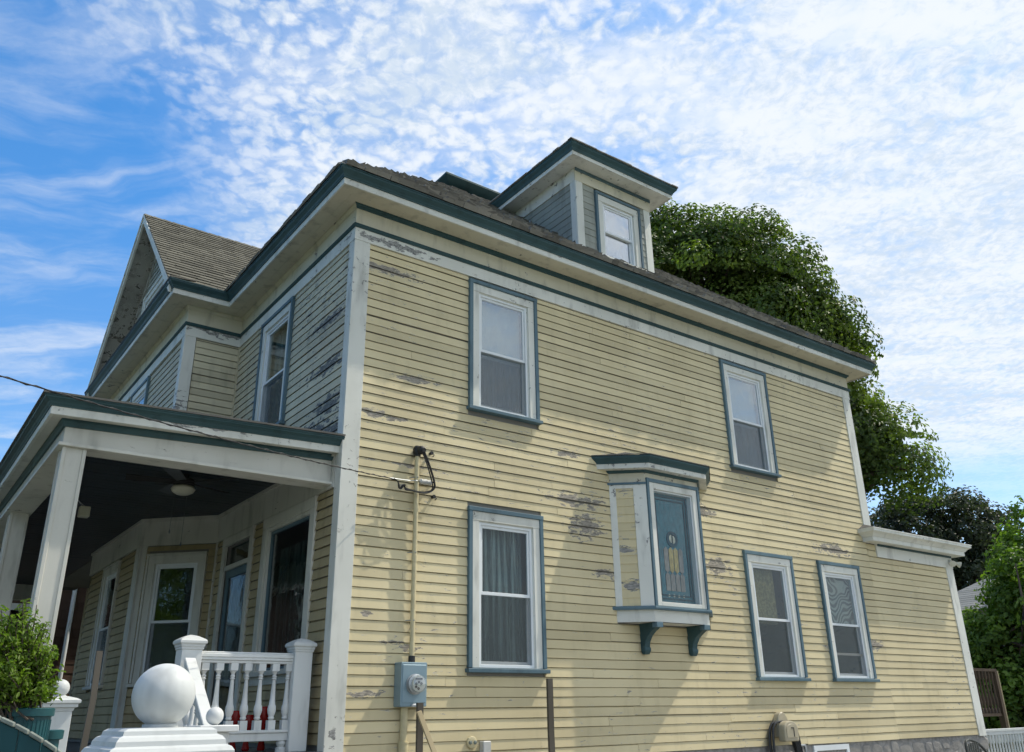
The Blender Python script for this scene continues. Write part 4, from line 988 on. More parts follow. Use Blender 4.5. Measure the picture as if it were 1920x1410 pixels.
# railing by the corner
BAL = [(.036, 0), (.036, .085), (.022, .095), (.030, .11), (.024, .125), (.036, .16), (.040, .19), (.036, .225), (.030, .235), (.024, .30), (.019, .40), (.016, .47), (.026, .48), (.017, .49), (.024, .505), (.015, .52), (.026, .545), (.034, .555), (.036, .56), (.036, .625)]
def baluster_mesh(h, name='baluster'):
    mb = MB(); k = h/.625
    mb.lathe((0, 0, 0), [(r, z*k) for r, z in BAL if .09 <= z <= .556], 12)
    mb.box(-.034, .034, -.034, .034, 0, .09*k); mb.box(-.034, .034, -.034, .034, .556*k, h)
    return mb
def post(parent, x, y, z0, z1, s=.10, name='newel_post', mat='white'):
    mb = MB(); mb.box(x-s, x+s, y-s, y+s, z0, z1-.13)
    o = mb.build(name, mat, parent, bevel=.004)
    mb = MB(); mb.lathe((x, y, z1-.135), [(s*1.0, 0), (s*1.08, .005), (s*1.08, .022), (s*1.16, .03), (s*1.16, .045), (s*1.32, .058), (s*1.32, .078), (s*1.2, .092), (s*.6, .122), (s*.1, .135)], 4); mb.build('post_cap', mat, parent, bevel=.002)
    return o
ry = .29
mb = MB(); mb.box(-1.18, -.27, ry-.05, ry+.05, 2.09, 2.115); mb.box(-1.18, -.27, ry-.035, ry+.035, 2.065, 2.09); mb.box(-1.18, -.27, ry-.055, ry+.055, 2.115, 2.15); mb.box(-1.18, -.27, ry-.045, ry+.045, 2.15, 2.165)
rail = mb.build('porch_railing', 'white', house, bevel=.005)
mb = MB(); mb.box(-1.18, -.27, ry-.04, ry+.04, 1.385, 1.455); mb.box(-1.18, -.27, ry-.055, ry+.055, 1.455, 1.48); mb.build('bottom_rail', 'white', rail, bevel=.004)
bm0 = baluster_mesh(2.065-1.48).build('baluster', 'white', rail, smooth=True)
bx = [-1.105+i*.1345 for i in range(7)]
for i, x in enumerate(bx):
    o = bm0 if i == 0 else bm0.copy()
    if i: COL.objects.link(o); adopt(o, rail)
    o.location = (x, ry, 1.48); 
mb = MB(); mb.lathe((-.315, ry, 1.286), [(.05, 0), (.05, .035), (.03, .045), (.045, .07), (.045, .085), (.03, .1)], 14); mb.build('rail_foot', 'white', rail)
post(rail, -.185, ry, 1.286, 2.31, s=.09); post(rail, -1.26, ry, 1.286, 2.305, s=.092)
# front and far railings
for (ya, yb_) in ((.4, 3.3), (6.85, 9.8), (10.1, 12.2)):
    mb = MB(); mb.box(PX+.06, PX+.15, ya, yb_, 2.09, 2.16); r2 = mb.build('porch_railing', 'porch_white_shade', house, bevel=.004)
    mb = MB(); mb.box(PX+.07, PX+.14, ya, yb_, 1.40, 1.47); mb.build('bottom_rail', 'porch_white_shade', r2)
    n = int((yb_-ya)/.15); b0 = baluster_mesh(2.09-1.47).build('baluster', 'porch_white_shade', r2, smooth=True)
    for i in range(n):
        o = b0 if i == 0 else b0.copy()
        if i: COL.objects.link(o); adopt(o, r2)
        o.location = (PX+.105, ya+.1+i*(yb_-ya-.2)/(n-1), 1.47)
mb = MB(); mb.box(PX+.2, 0, PYE-.14, PYE-.05, 2.09, 2.16); r2 = mb.build('porch_railing', 'porch_white_shade', house)
mb = MB(); mb.box(PX+.2, 0, PYE-.13, PYE-.06, 1.40, 1.47); mb.build('bottom_rail', 'porch_white_shade', r2)
b0 = baluster_mesh(.62).build('baluster', 'porch_white_shade', r2, smooth=True)
for i in range(14):
    o = b0 if i == 0 else b0.copy()
    if i: COL.objects.link(o); adopt(o, r2)
    o.location = (PX+.4+i*.16, PYE-.095, 1.47)
# steps and their rails
mb = MB()
for k in range(6): mb.box(-2.35, -1.28, -.02-.27*(k+1), -.02-.27*k, 0, 1.235-.2*(k+1)+.17)
st = mb.build('porch_steps', 'floor', house, bevel=.004)
A0, A1 = Vector((-1.28, .17, 2.10)), Vector((-1.49, -1.28, 1.50))
mb = MB(); d = Vector((.048, 0, 0)); h = Vector((0, 0, .075))
mb.hexa([A0-d-h, A0+d-h, A1+d-h, A1-d-h, A0-d, A0+d, A1+d, A1-d]); hr = mb.build('stair_rail', 'white', st, bevel=.006)
for k in range(1, 6):
    t = k/6.2; p = A0.lerp(A1, t); mb = baluster_mesh(.5); o = mb.build('baluster', 'white', st, smooth=True); o.location = (p.x, p.y, p.z-.56)
mb = MB(); mb.box(-1.60, -1.42, -1.46, -1.28, .05, 1.50); mb.box(-1.65, -1.37, -1.51, -1.23, 1.50, 1.545); mb.build('newel_post', 'white', st, bevel=.006)
mb = MB()
def ball(mb, c, r, seg=28):
    prof = [(r*math.sin(t), -r*math.cos(t)) for t in [i*math.pi/18 for i in range(1, 18)]]; mb.lathe(c, prof, seg)
ball(mb, (-1.505, -1.36, 1.607), .062); mb.build('newel_ball', 'white', st, smooth='all')
mb = MB(); mb.box(-2.44, -2.25, -.22, -.03, .05, 1.66); mb.build('newel_post', 'white', st, bevel=.004)
mb = MB(); mb.lathe((-2.345, -.125, 1.66), [(.10, 0), (.105, .02), (.125, .03), (.125, .05), (.14, .06), (.14, .08), (.11, .095), (.05, .11), (.03, .12)], 4); mb.build('post_cap', 'white', st)
mb = MB(); ball(mb, (-2.345, -.125, 1.83), .066); mb.build('newel_ball', 'white', st, smooth='all')
emit_boards()

# ================================================================== things on and around the house
# electric meter
t = thing('electric_meter', 'blue-grey steel electric meter box with round glass dial below the conduit', 'meter', (.85, -.08, 1.66))
mb = MB(); mb.box(.70, 1.0, -.155, -.012, 1.665, 2.085); mb.build('meter_box', 'metalgrey', t, bevel=.008, seg=2)
mb = MB(); mb.box(.715, .985, -.162, -.154, 1.70, 2.06); mb.build('box_cover', 'metalgrey', t, bevel=.004)
mb = MB(); mb.box(.82, .87, -.172, -.16, 1.665, 1.69); mb.build('hasp', 'zinc', t, bevel=.002)
mc = (.853, -.16, 1.875)
mb = MB(); mb.lathe(mc, [(.098, 0), (.098, .012), (.086, .014), (.086, .03), (.092, .032), (.092, .045), (.082, .05)], 28, axis=(0, -1, 0)); mb.build('meter_ring', 'zinc', t, smooth=True)
mb = MB(); mb.lathe(mc, [(.074, .05), (.074, .085), (.07, .086)], 28, axis=(0, -1, 0)); mb.build('dial_face', 'grey', t, smooth=True)
mb = MB(); mb.box(.815, .89, -.253, -.246, 1.915, 1.932)
for k in range(5):
    th = .6+k*1.0; c = Vector((.853+.035*math.cos(th), -.246, 1.862+.03*math.sin(th))); mb.lathe(c, [(.013, 0), (.013, .003), (.009, .003), (.009, 0)], 12, axis=(0, -1, 0))
mb.build('dial_marks', 'black', t)
mb = MB(); mb.lathe(mc, [(.082, .048), (.081, .10), (.076, .118), (.06, .128), (.02, .131)], 28, axis=(0, -1, 0)); mb.build('glass_dome', 'meterglass', t, smooth='all')
# conduit
t = thing('service_conduit', 'cream painted electric conduit climbing the yellow wall above the meter', 'conduit', (.86, -.06, 1.2))
mb = MB(); mb.tube([(.868, -.062, 2.14), (.868, -.062, 4.28)], .027, 14); mb.build('pipe', 'pipe', t, smooth=True)
mb = MB(); mb.tube([(.868, -.062, 3.10), (.868, -.062, 3.17)], .0315, 14); mb.build('coupling', 'pipe', t, smooth=True)
mb = MB(); mb.tube([(.868, -.062, 2.085), (.868, -.062, 2.15)], .035, 14); mb.build('hub_fitting', 'black', t, smooth=True)
mb = MB(); mb.tube([(.80, -.06, .6), (.80, -.06, 1.66)], .036, 14); mb.tube([(.80, -.06, .6), (.80, -.06, 1.33)], .05, 14); mb.tube([(.80, -.06, 1.33), (.80, -.06, 1.345)], .055, 14); mb.build('lower_pipe', 'pipe', t, smooth=True)
mb = MB(); mb.lathe((.868, -.062, 4.26), [(.036, 0), (.042, .03), (.05, .05), (.05, .085), (.03, .12), (.01, .125)], 16); mb.lathe((.885, -.10, 4.33), [(.045, -.02), (.05, .03), (.03, .06)], 12, axis=(.3, -1, -.3)); mb.build('weatherhead', 'black', t, smooth=True)
for z in (4.02, 3.2, 2.5):
    mb = MB(); mb.tube([(.868-.06, -.012, z), (.868-.035, -.05, z), (.868, -.094, z), (.868+.035, -.05, z), (.868+.06, -.012, z)], .006, 6); mb.build('strap', 'zinc', t)
mb = MB()
def loop(pts, n=10):
    pts = [Vector(p) for p in pts]; out_ = []
    for i in range(len(pts)-1):
        p0, p1, p2, p3 = pts[max(i-1, 0)], pts[i], pts[i+1], pts[min(i+2, len(pts)-1)]
        for k in range(n):
            u = k/n; out_.append(.5*((2*p1)+(p2-p0)*u+(2*p0-5*p1+4*p2-p3)*u*u+(3*p1-p0-3*p2+p3)*u**3))
    return out_+[pts[-1]]
for dx, dy, dz in ((0, 0, 0), (.03, .015, .01), (.018, -.02, -.008)):
    pts = loop([(.885+dx, -.12+dy, 4.33), (.93+dx, -.16+dy, 4.18), (1.0+dx*1.2, -.16+dy, 3.99), (1.02+dx*.8, -.15+dy, 3.90), (.96, -.14+dy, 3.85+dz), (.86, -.15+dy, 3.835+dz), (.76, -.13+dy, 3.85+dz), (.70, -.12, 3.86+dz), (.67+dx*.3, -.12+dy, 3.90), (.635, -.11+dy, 3.855+dz), (.60, -.12, 3.93), (.52, -.125, 3.945)])
    mb.tube(pts, .0075, 7)
mb.build('cable_loop', 'black', t, smooth=True)
# wall insulator
t = thing('porcelain_insulator', 'grey insulator knob on the wall right of the conduit cable loop', 'insulator', (.96, -.05, 3.96))
mb = MB(); mb.lathe((.90, -.06, 3.985), [(.02, 0), (.034, .02), (.026, .05), (.036, .08), (.026, .11), (.034, .14), (.02, .16)], 14, axis=(1, 0, 0)); mb.build('body', 'grey', t, smooth=True)
mb = MB(); mb.tube([(1.06, -.06, 3.985), (1.085, -.07, 4.0), (1.09, -.01, 4.0)], .01, 8); mb.build('hook', 'black', t)
mb = MB(); mb.tube(loop([(.90, -.07, 3.985), (.86, -.11, 3.975), (.80, -.12, 3.965), (.72, -.125, 3.955), (.5, -.13, 3.95)], 6), .005, 6); mb.build('tie_wire', 'zinc', t)
for (x, z, nm) in ((1.06, 4.335, 'small black wall hook right of the weatherhead'), (1.10, 3.84, 'small black wall hook below the insulator')):
    mb = MB(); mb.lathe((x, -.012, z), [(.016, 0), (.014, .03), (.022, .035), (.02, .05)], 10, axis=(0, -1, 0)); mb.tube([(x, -.05, z), (x+.03, -.06, z-.02), (x+.035, -.02, z-.03)], .006, 6); tag(mb.build('wall_hook', 'black', None, smooth=True), nm, 'hook')
# overhead service wire
mb = MB(); A, B = Vector((.56, -.13, 3.945)), Vector((-9.5, -4.2, 5.9)); near = Vector((-3.33, -2.1, 3.62))
pts = []
for i in range(41):
    t_ = i/40*2.4; p = A + (Vector((-3.33, -2.1, 3.62))-A)*t_; p.z += .16*(t_*t_-t_); pts.append(p)
mb.tube(pts, .0048, 7)
mb2 = [p+Vector((0, .008*math.sin(i*2.1), .008*math.cos(i*2.1))) for i, p in enumerate(loop(pts, 4))]
mb.tube(mb2, .004, 6)
tag(mb.build('service_wire', 'black', None, smooth=True), 'twisted black overhead wire sagging across the porch to the conduit', 'wire')
# stakes
def stake(x, y, z0, z1, w, label, lean=(0, 0), mat='stake', nm='wooden_stake', dp=.03):
    mb = MB(); n = 8; g = [random.gauss(0, .003) for _ in range(n)]
    for k in range(n-1):
        a, b = k/(n-1), (k+1)/(n-1)
        def sec(t, gg): cx, cy = x+lean[0]*t+gg, y+lean[1]*t; z = lerp(z0, z1, t); return [(cx-w/2, cy-dp/2, z), (cx+w/2, cy-dp/2, z), (cx+w/2, cy+dp/2, z), (cx-w/2, cy+dp/2, z)]
        mb.hexa(sec(a, g[k])+sec(b, g[k+1]))
    return tag(mb.build(nm, mat, None), label, 'stake')
stake(2.43, -.35, .0, 1.935, .07, 'weathered grey wooden stake standing right of the lower lace-curtain window')
stake(.83, -.32, .0, 1.70, .065, 'weathered grey wooden stake standing in front of the electric meter box')
stake(-2.47, -1.83, .0, 2.005, .036, 'weathered grey wooden stake in front of the porch bay window', lean=(.03, 0), dp=.025)
mb = MB(); mb.hexa([(1.02, -.55, .9), (1.065, -.55, .9), (1.065, -.53, .9), (1.02, -.53, .9), (.75, -.40, 1.615), (.80, -.40, 1.63), (.80, -.375, 1.63), (.75, -.375, 1.615)]); tag(mb.build('timber_batten', 'stick', None, bevel=.002), 'pale timber batten leaning against the stake under the meter', 'batten')
# small fittings low on the wall
t = thing('outlet_cover', 'small paint-smeared round outlet cover low on the yellow wall', 'outlet', (1.63, -.02, 1.26))
mb = MB(); mb.lathe((1.63, -.012, 1.315), [(.062, 0), (.062, .02), (.055, .03), (.03, .034)], 12, axis=(0, -1, 0)); mb.build('plate', 'pipe', t, bevel=.003)
for s_ in (-1, 1):
    mb = MB(); mb.lathe((1.63+s_*.028, -.044, 1.315), [(.02, 0), (.018, .014), (.008, .018)], 12, axis=(0, -1, 0)); mb.build('flap', 'fencecap', t, smooth=True)
mb = MB(); mb.box(1.735, 1.835, -.09, -.012, .5, 1.325); tag(mb.build('downpipe_box', 'grey', None, bevel=.008), 'light grey square duct end below the lower lace-curtain window', 'duct')
# hose reel
t = thing('hose_reel', 'tan wall-hung hose hanger with coiled black hose under the twin windows', 'hose reel', (6.68, -.15, .7))
hx, hy, hz = 6.68, -.17, 1.33
arch = lambda w, h, r: [(hx-w, hz-h)]+[(hx+w, hz-h)]+[(hx+w*math.cos(a), hz+r*math.sin(a)) for a in [i*math.pi/12 for i in range(0, 13)]]
mb = MB(); mb.prism([(x, -.02, z) for x, z in arch(.13, .10, .22)][::-1], (0, -.09, 0)); mb.build('back_plate', 'tan', t, bevel=.01)
mb = MB(); mb.prism([(x, -.11, z) for x, z in arch(.15, .15, .11)][::-1], (0, -.12, 0)); mb.build('housing', 'tan', t, bevel=.018, seg=2)
mb = MB(); mb.prism([(x, -.23, z-.005) for x, z in arch(.115, .10, .075)][::-1], (0, -.008, 0)); mb.build('cover_panel', 'tan', t, bevel=.004)
mb = MB(); mb.box(hx-.02, hx+.04, -.243, -.238, hz+.015, hz+.025); mb.box(hx+.03, hx+.04, -.2432, -.238, hz-.09, hz+.0149); mb.build('cover_mark', 'black', t)
for k in range(9):
    mb = MB(); w = .205+.016*(k % 5)+random.uniform(0, .015); dpt = .42+.05*k+random.uniform(0, .05); y = -.035-.010*k
    pts = loop([(hx-w, y, hz-dpt*.8), (hx-w*1.05, y, hz-.15), (hx-w*.8, y, hz+.06), (hx, y, hz+.10), (hx+w*.8, y, hz+.06), (hx+w*1.15, y, hz-.15), (hx+w*1.3, y, hz-dpt*.8), (hx, y, hz-dpt*1.15), (hx-w, y, hz-dpt*.8)], 8)
    mb.tube(pts, .0135, 8, cap=False); mb.build('hose_coil', 'hose', t, smooth=True)
mb = MB(); mb.tube([(hx+.30, -.12, 1.12), (hx+.36, -.14, 1.12), (hx+.37, -.14, 1.06)], .018, 8); mb.tube([(hx+.39, -.10, 1.115), (hx+.42, -.10, 1.09), (hx+.425, -.1, .95)], .016, 8); mb.build('spigot', 'zinc', t, smooth=True)
# flood lamps on the rear corner
t = thing('flood_lamps', 'twin flood lamp fitting under the eave at the rear corner of the low wing', 'lamp', (12.25, -.06, 4.0))
mb = MB(); mb.lathe((12.22, -.02, 4.05), [(.055, 0), (.055, .03), (.03, .05)], 14, axis=(0, -1, 0)); mb.build('base', 'grey', t, smooth=True)
for s_ in (-1, 1):
    mb = MB(); mb.lathe((12.22+.05*s_, -.08, 4.05), [(.022, 0), (.026, .05), (.05, .09), (.058, .12), (.04, .125)], 14, axis=(s_*.8, -.7, -.45)); mb.build('lamp_head', 'lampglass', t, smooth=True)
# ceiling fan
fx, fy = -1.07, 1.93
t = thing('ceiling_fan', 'dark bladed ceiling fan with round frosted lamp under the porch ceiling', 'ceiling fan', (fx, fy, 4.0))
mb = MB(); mb.lathe((fx, fy, 4.07), [(.05, .145), (.05, .10), (.11, .09), (.12, .03), (.09, 0)], 20); mb.build('motor', 'dark', t, smooth=True)
mb = MB(); mb.lathe((fx, fy, 3.985), [(.02, -.005), (.07, .0), (.115, .025), (.135, .06), (.12, .09), (.05, .095)], 24); mb.build('lamp_shade', 'lampglass', t, smooth='all')
for k in range(5):
    a = k*2*math.pi/5+.42; d = Vector((math.cos(a), math.sin(a), 0)); n = Vector((-d.y, d.x, 0)); c = Vector((fx, fy, 4.115))
    mb = MB(); mb.hexa([c+d*.1-n*.05, c+d*.62-n*.07, c+d*.62+n*.07+Vector((0, 0, .03)), c+d*.1+n*.05+Vector((0, 0, .02)), c+d*.1-n*.05+Vector((0, 0, .008)), c+d*.62-n*.07+Vector((0, 0, .008)), c+d*.62+n*.07+Vector((0, 0, .038)), c+d*.1+n*.05+Vector((0, 0, .028))]); mb.build('fan_blade', 'floor' if k % 2 else 'dark', t)
for dx, l in ((.06, .55), (-.08, .42)):
    mb = MB(); mb.tube([(fx+dx, fy+.03, 4.0), (fx+dx, fy+.03, 4.0-l)], .0025, 5); mb.lathe((fx+dx, fy+.03, 4.0-l-.05), [(.005, 0), (.01, .02), (.004, .05)], 8); mb.build('pull_chain', 'floor', t)
# small lamp behind the porch column
t = thing('porch_lamp', 'small boxy lamp hanging from the dark porch ceiling behind the corner column', 'lamp', (-1.87, 3.15, 3.85))
mb = MB(); mb.box(-1.92, -1.80, 3.10, 3.20, 3.85, 3.98); mb.build('shade', 'lampglass', t, bevel=.01)
mb = MB(); mb.tube([(-1.86, 3.15, 3.98), (-2.0, 3.2, 4.1), (-2.02, 3.2, 4.22)], .008, 6); mb.build('arm', 'zinc', t)
# red pots behind the balusters
for x, y, zt, lab in ((-.60, .8, 1.655, 'red pot on the porch floor behind the balusters, leftmost of three'), (-.46, .82, 1.615, 'low red pot on the porch floor behind the balusters, middle of three'), (-.31, .8, 1.69, 'red pot on the porch floor behind the balusters, nearest the corner post')):
    mb = MB(); h = zt-1.285; mb.lathe((x, y, 1.285), [(.03, 0), (.04, .02), (.02, .12*h/.4), (.045, .22*h/.4), (.062, .30*h/.4), (.058, h-.02), (.05, h), (.045, h), (.04, h-.03)], 20); tag(mb.build('red_pot', 'red', None, smooth=True), lab, 'pot', 'red pots on the porch')
# big ball pier
t = thing('ball_pier', 'white stepped garden pier topped by a large white ball in the foreground', 'pier', (-2.62, -4.0, 0))
pc = Vector((-2.61, -4.04, 0)); yv = 0.
def sqring(mb, prof):
    rs = []
    for r, z in prof: rs.append([(pc.x+r*math.cos(a+yv)*1.414, pc.y+r*math.sin(a+yv)*1.414, z) for a in [math.pi/4+i*math.pi/2 for i in range(4)]])
    for a, b in zip(rs[:-1], rs[1:]):
        for i in range(4): mb.quad(a[i], a[(i+1) % 4], b[(i+1) % 4], b[i])
    mb.quad(*rs[-1])
mb = MB(); sqring(mb, [(.20, 0), (.20, 1.42)]); mb.build('shaft', 'white', t, bevel=.01)
mb = MB(); sqring(mb, [(.20, 1.40), (.236, 1.405), (.242, 1.415), (.242, 1.474), (.232, 1.489), (.214, 1.497), (.211, 1.515), (.20, 1.529), (.184, 1.536), (.180, 1.552), (.165, 1.561), (.1, 1.563)]); mb.build('cap', 'white', t, bevel=.012, seg=3, smooth=True)
mb = MB(); mb.lathe((pc.x, pc.y, 1.558), [(.07, 0), (.07, .016), (.05, .025)], 28); mb.build('ball_collar', 'white', t, smooth=True)
br_ = .126; mb = MB(); prof = [(br_*math.sin(a), -br_*math.cos(a)) for a in [i*math.pi/32 for i in range(1, 32)]]; mb.lathe((pc.x, pc.y, 1.69), prof, 48); mb.build('ball', 'white', t, smooth='all')
# teal arched fence panel
t = thing('arched_fence', 'dark teal board fence with arched top edge at the lower left', 'fence', (-3.35, -4.75, 0))
fa, fb = Vector((-3.62, -4.72, 0)), Vector((-3.05, -4.90, 0))
def arc_z(s): return 1.645-.16*max(0, s-.25)**1.7*2.1
nb_ = 9; dirv = (fb-fa).normalized(); LN = (fb-fa).length; nrm = Vector((dirv.y, -dirv.x, 0))
for k in range(nb_):
    s0, s1 = k/nb_, (k+1)/nb_-.006; mb = MB(); p, q = fa+dirv*LN*s0, fa+dirv*LN*s1
    z0_, z1_ = arc_z(s0), arc_z(s1); hh = Vector((0, 0, 1))
    mb.hexa([p, q, q+nrm*-.018, p+nrm*-.018, p+hh*z0_, q+hh*z1_, q+nrm*-.018+hh*z1_, p+nrm*-.018+hh*z0_]); mb.build('fence_board', 'tealfence', t, bevel=.002)
for k in range(14):
    s0, s1 = k/14, (k+1)/14-.008; p, q = fa+dirv*LN*s0+nrm*.008, fa+dirv*LN*s1+nrm*.008; z0_, z1_ = arc_z(s0), arc_z(s1); mb = MB()
    v = lambda P, z: Vector((P.x, P.y, z))
    mb.hexa([v(p, z0_+.001), v(q, z1_+.001), v(q-nrm*.034, z1_+.001), v(p-nrm*.034, z0_+.001), v(p, z0_+.014), v(q, z1_+.014), v(q-nrm*.034, z1_+.014), v(p-nrm*.034, z0_+.014)]); mb.build('fence_cap', 'fencecap' if k > 1 else 'tealfence', t, bevel=.002)
# teal tub and shrub
tubc = Vector((-2.945, -2.855, 0))
t = thing('plastic_tub', 'teal ribbed plastic tub holding the small-leaved shrub', 'tub', tuple(tubc))
mb = MB(); mb.lathe(tubc, [(.10, 1.0), (.103, 1.02), (.114, 1.60), (.115, 1.615), (.126, 1.617), (.127, 1.65), (.12, 1.655), (.11, 1.64)], 40); mb.build('body', 'plastic', t, smooth=True)
for k in range(36):
    a = k*2*math.pi/36; d = Vector((math.cos(a), math.sin(a), 0)); mb = MB(); mb.tube([tubc+d*.104+Vector((0, 0, 1.03)), tubc+d*.114+Vector((0, 0, 1.60))], .004, 5); mb.build('rib', 'plastic', t)
mb = MB(); mb.lathe(tubc, [(.10, 0), (.11, .99), (.08, 1.0)], 24); mb.build('stand', 'floor', t)
mb = MB(); mb.lathe((-2.80, -2.66, 0), [(.06, 0), (.06, 1.50), (.075, 1.505), (.077, 1.545), (.065, 1.55)], 24); tag(mb.build('plastic_bucket', 'plastic', None, smooth=True), 'small teal bucket rim between the tub and the newel post', 'bucket')

# ------------------------------------------------------------------ foliage
def leaves(centers, normals, size, rgx, aspect=.62, bend=.25):
    """one kite-shaped folded leaf for each centre"""
    n = len(centers); nrm = normals/np.linalg.norm(normals, axis=1, keepdims=True)
    r = rgx.normal(size=(n, 3)); a = np.cross(nrm, r); a /= np.linalg.norm(a, axis=1, keepdims=True); b = np.cross(nrm, a)
    s = size*rgx.uniform(.65, 1.35, (n, 1))
    v = np.empty((n, 6, 3))
    v[:, 0] = centers - a*s*.5
    v[:, 1] = centers + b*s*aspect*.5 - a*s*.08 + nrm*s*bend*.5
    v[:, 2] = centers + a*s*.5 - nrm*s*.12
    v[:, 3] = centers - b*s*aspect*.5 - a*s*.08 + nrm*s*bend*.5
    v[:, 4] = centers + b*s*aspect*.30 + a*s*.28 + nrm*s*bend*.2
    v[:, 5] = centers - b*s*aspect*.30 + a*s*.28 + nrm*s*bend*.2
    return v
def leaf_object(name, v, mat, parent, rgx, tints=None):
    n = len(v); me = bpy.data.meshes.new(name)
    me.vertices.add(n*6); me.vertices.foreach_set('co', v.reshape(-1).astype('f'))
    idx = (np.arange(n)*6)[:, None] + np.array([[0, 1, 4, 2, 0, 2, 5, 3]])
    me.loops.add(n*8); me.loops.foreach_set('vertex_index', idx.reshape(-1).astype('i'))
    me.polygons.add(n*2); me.polygons.foreach_set('loop_start', np.arange(n*2, dtype='i')*4); me.polygons.foreach_set('loop_total', np.full(n*2, 4, 'i'))
    at = me.attributes.new('tint', 'FLOAT', 'POINT'); at.data.foreach_set('value', np.repeat(rgx.random(n) if tints is None else tints, 6).astype('f'))
    me.update(calc_edges=True); me.validate(); me.materials.append(M[mat])
    o = bpy.data.objects.new(name, me); COL.objects.link(o); adopt(o, parent); return o
def tree(name, label, base, top, lobes, n_clump, per, leaf, mat, seed, trunk_r=.28, clump_r=.8, group=None, droop=.35, cat='tree'):
    rgx = np.random.default_rng(seed); base = Vector(base)
    t = thing(name, label, cat, tuple(base), group)
    mb = MB(); topv = Vector(top)
    tp = [base.lerp(topv, f)+Vector((rgx.normal()*.12, rgx.normal()*.12, 0))*(f > 0)*trunk_r*3 for f in (0, .15, .3, .5, .7, 1)]
    mb.tube(tp, [trunk_r*1.25, trunk_r, trunk_r*.85, trunk_r*.6, trunk_r*.4, trunk_r*.1], 10); mb.build('trunk', 'bark', t, smooth=True)
    cc, nn, tt = [], [], []
    vol = np.array([r[0]*r[1]*r[2] for _, r in lobes]); pr = vol**.67; pr /= pr.sum()
    limbs = MB()
    for k in range(n_clump):
        li = rgx.choice(len(lobes), p=pr); c, r = lobes[li]; c = np.array(c); r = np.array(r)
        d = rgx.normal(size=3); d /= np.linalg.norm(d)
        rad = rgx.uniform(.72, 1.03) if rgx.random() < .85 else rgx.uniform(.3, .7)
        cen = c+d*r*rad
        out_ = d/r; out_ /= np.linalg.norm(out_); out_ = out_*.7+np.array([0, 0, .55]); out_ /= np.linalg.norm(out_)
        cr = clump_r*rgx.uniform(.55, 1.3)
        m_ = int(per*(cr/clump_r)**2)
        q = rgx.normal(size=(m_, 3)); q /= np.linalg.norm(q, axis=1, keepdims=True)
        q = q*rgx.uniform(.40, 1., (m_, 1))**.5
        # shallow dome of leaves, flattened along its axis
        h = q@out_; q = q-np.outer(np.where(h < 0, h*.8, h*.25), out_)
        side = np.linalg.norm(q-np.outer(q@out_, out_), axis=1)
        p = cen+q*cr; p[:, 2] -= droop*cr*side**2
        nv = q*.95+out_*.4+rgx.normal(size=(m_, 3))*.27
        cc.append(p); nn.append(nv); tt.append(np.clip((.92 if rgx.random() < .38 else .20)+rgx.normal(size=m_)*.16, 0, 1))  # some clumps tinted bright as if sunlit, the rest dark
        if k % 4 == 0: limbs.tube([base.lerp(topv, rgx.uniform(.3, .8)), Vector(tuple(c+d*r*rad*.5+np.array([0, 0, -.2]))), Vector(tuple(cen))], [trunk_r*.28, trunk_r*.14, trunk_r*.04], 5)
    cc = np.concatenate(cc); nn = np.concatenate(nn)
    leaf_object('crown', leaves(cc, nn, leaf, rgx), mat, t, rgx, np.concatenate(tt))
    limbs.build('limbs', 'bark', t, smooth=True)
    return t
def at(px_, py_, d):
    v = rt*((px_-960)/FPX)+up*((705-py_)/FPX)+fw; return CAM+v.normalized()*d
def lobe(px_, py_, d, rx, rz, ry_=None): c = at(px_, py_, d); return (tuple(c), (rx, ry_ or rx, rz))
tree('maple_tree', 'tall broad maple tree with dense dark green crown rising behind the roof', (18.2, 7.6, 0), (17.0, 7.6, 13.5),
     [lobe(1330, 575, 28, 3.3, 2.8), lobe(1440, 640, 28, 2.4, 2.6), lobe(1390, 760, 29, 4.2, 3.0), lobe(1550, 800, 27.5, 1.8, 1.8), lobe(1662, 850, 27.5, 1.25, .9), lobe(1540, 580, 27.5, .8, .8), lobe(1290, 465, 28, 1.7, 1.4), lobe(1258, 435, 28, .9, 1.0), lobe(1400, 490, 28, 1.4, 1.2), lobe(1150, 560, 29, 3.2, 2.6), lobe(1590, 680, 27.6, .5, .7), lobe(1490, 520, 27.8, .7, .7)],
     470, 400, .13, 'maple', 21, trunk_r=.42, clump_r=.84)
tree('dark_leaved_tree', 'dark purplish tree with spiky outline behind the low rear wing', (28.2, 7.7, 0), (28.2, 7.7, 8.2),
     [lobe(1760, 1005, 36, 2.4, 1.6), lobe(1835, 1010, 36, 1.4, 1.5), lobe(1690, 990, 36.5, 1.8, 1.2), lobe(1800, 1090, 36, 3.0, 1.6)],
     330, 100, .14, 'darkleaf', 22, trunk_r=.22, clump_r=.5)
tree('green_tree', 'bright green leafy tree beside the rear corner at the right edge', (20.0, 2.2, 0), (20.0, 2.2, 5.0),
     [lobe(1895, 1205, 27, 1.0, 1.1), lobe(1955, 1140, 27, 1.2, 1.5), lobe(1835, 1205, 27.5, .55, .8), lobe(1910, 1300, 27, 1.2, .9)],
     170, 110, .14, 'greenleaf', 23, trunk_r=.12, clump_r=.5)
tree('pale_green_tree', 'slender pale green tree with open top at the right edge, highest of its clump', (23.6, 2.0, 0), (23.6, 2.0, 7.6),
     [lobe(1908, 1055, 29.5, .7, 1.0), lobe(1955, 1030, 29.5, 1.1, 1.4)],
     46, 90, .15, 'greenleaf', 24, trunk_r=.1, clump_r=.5)
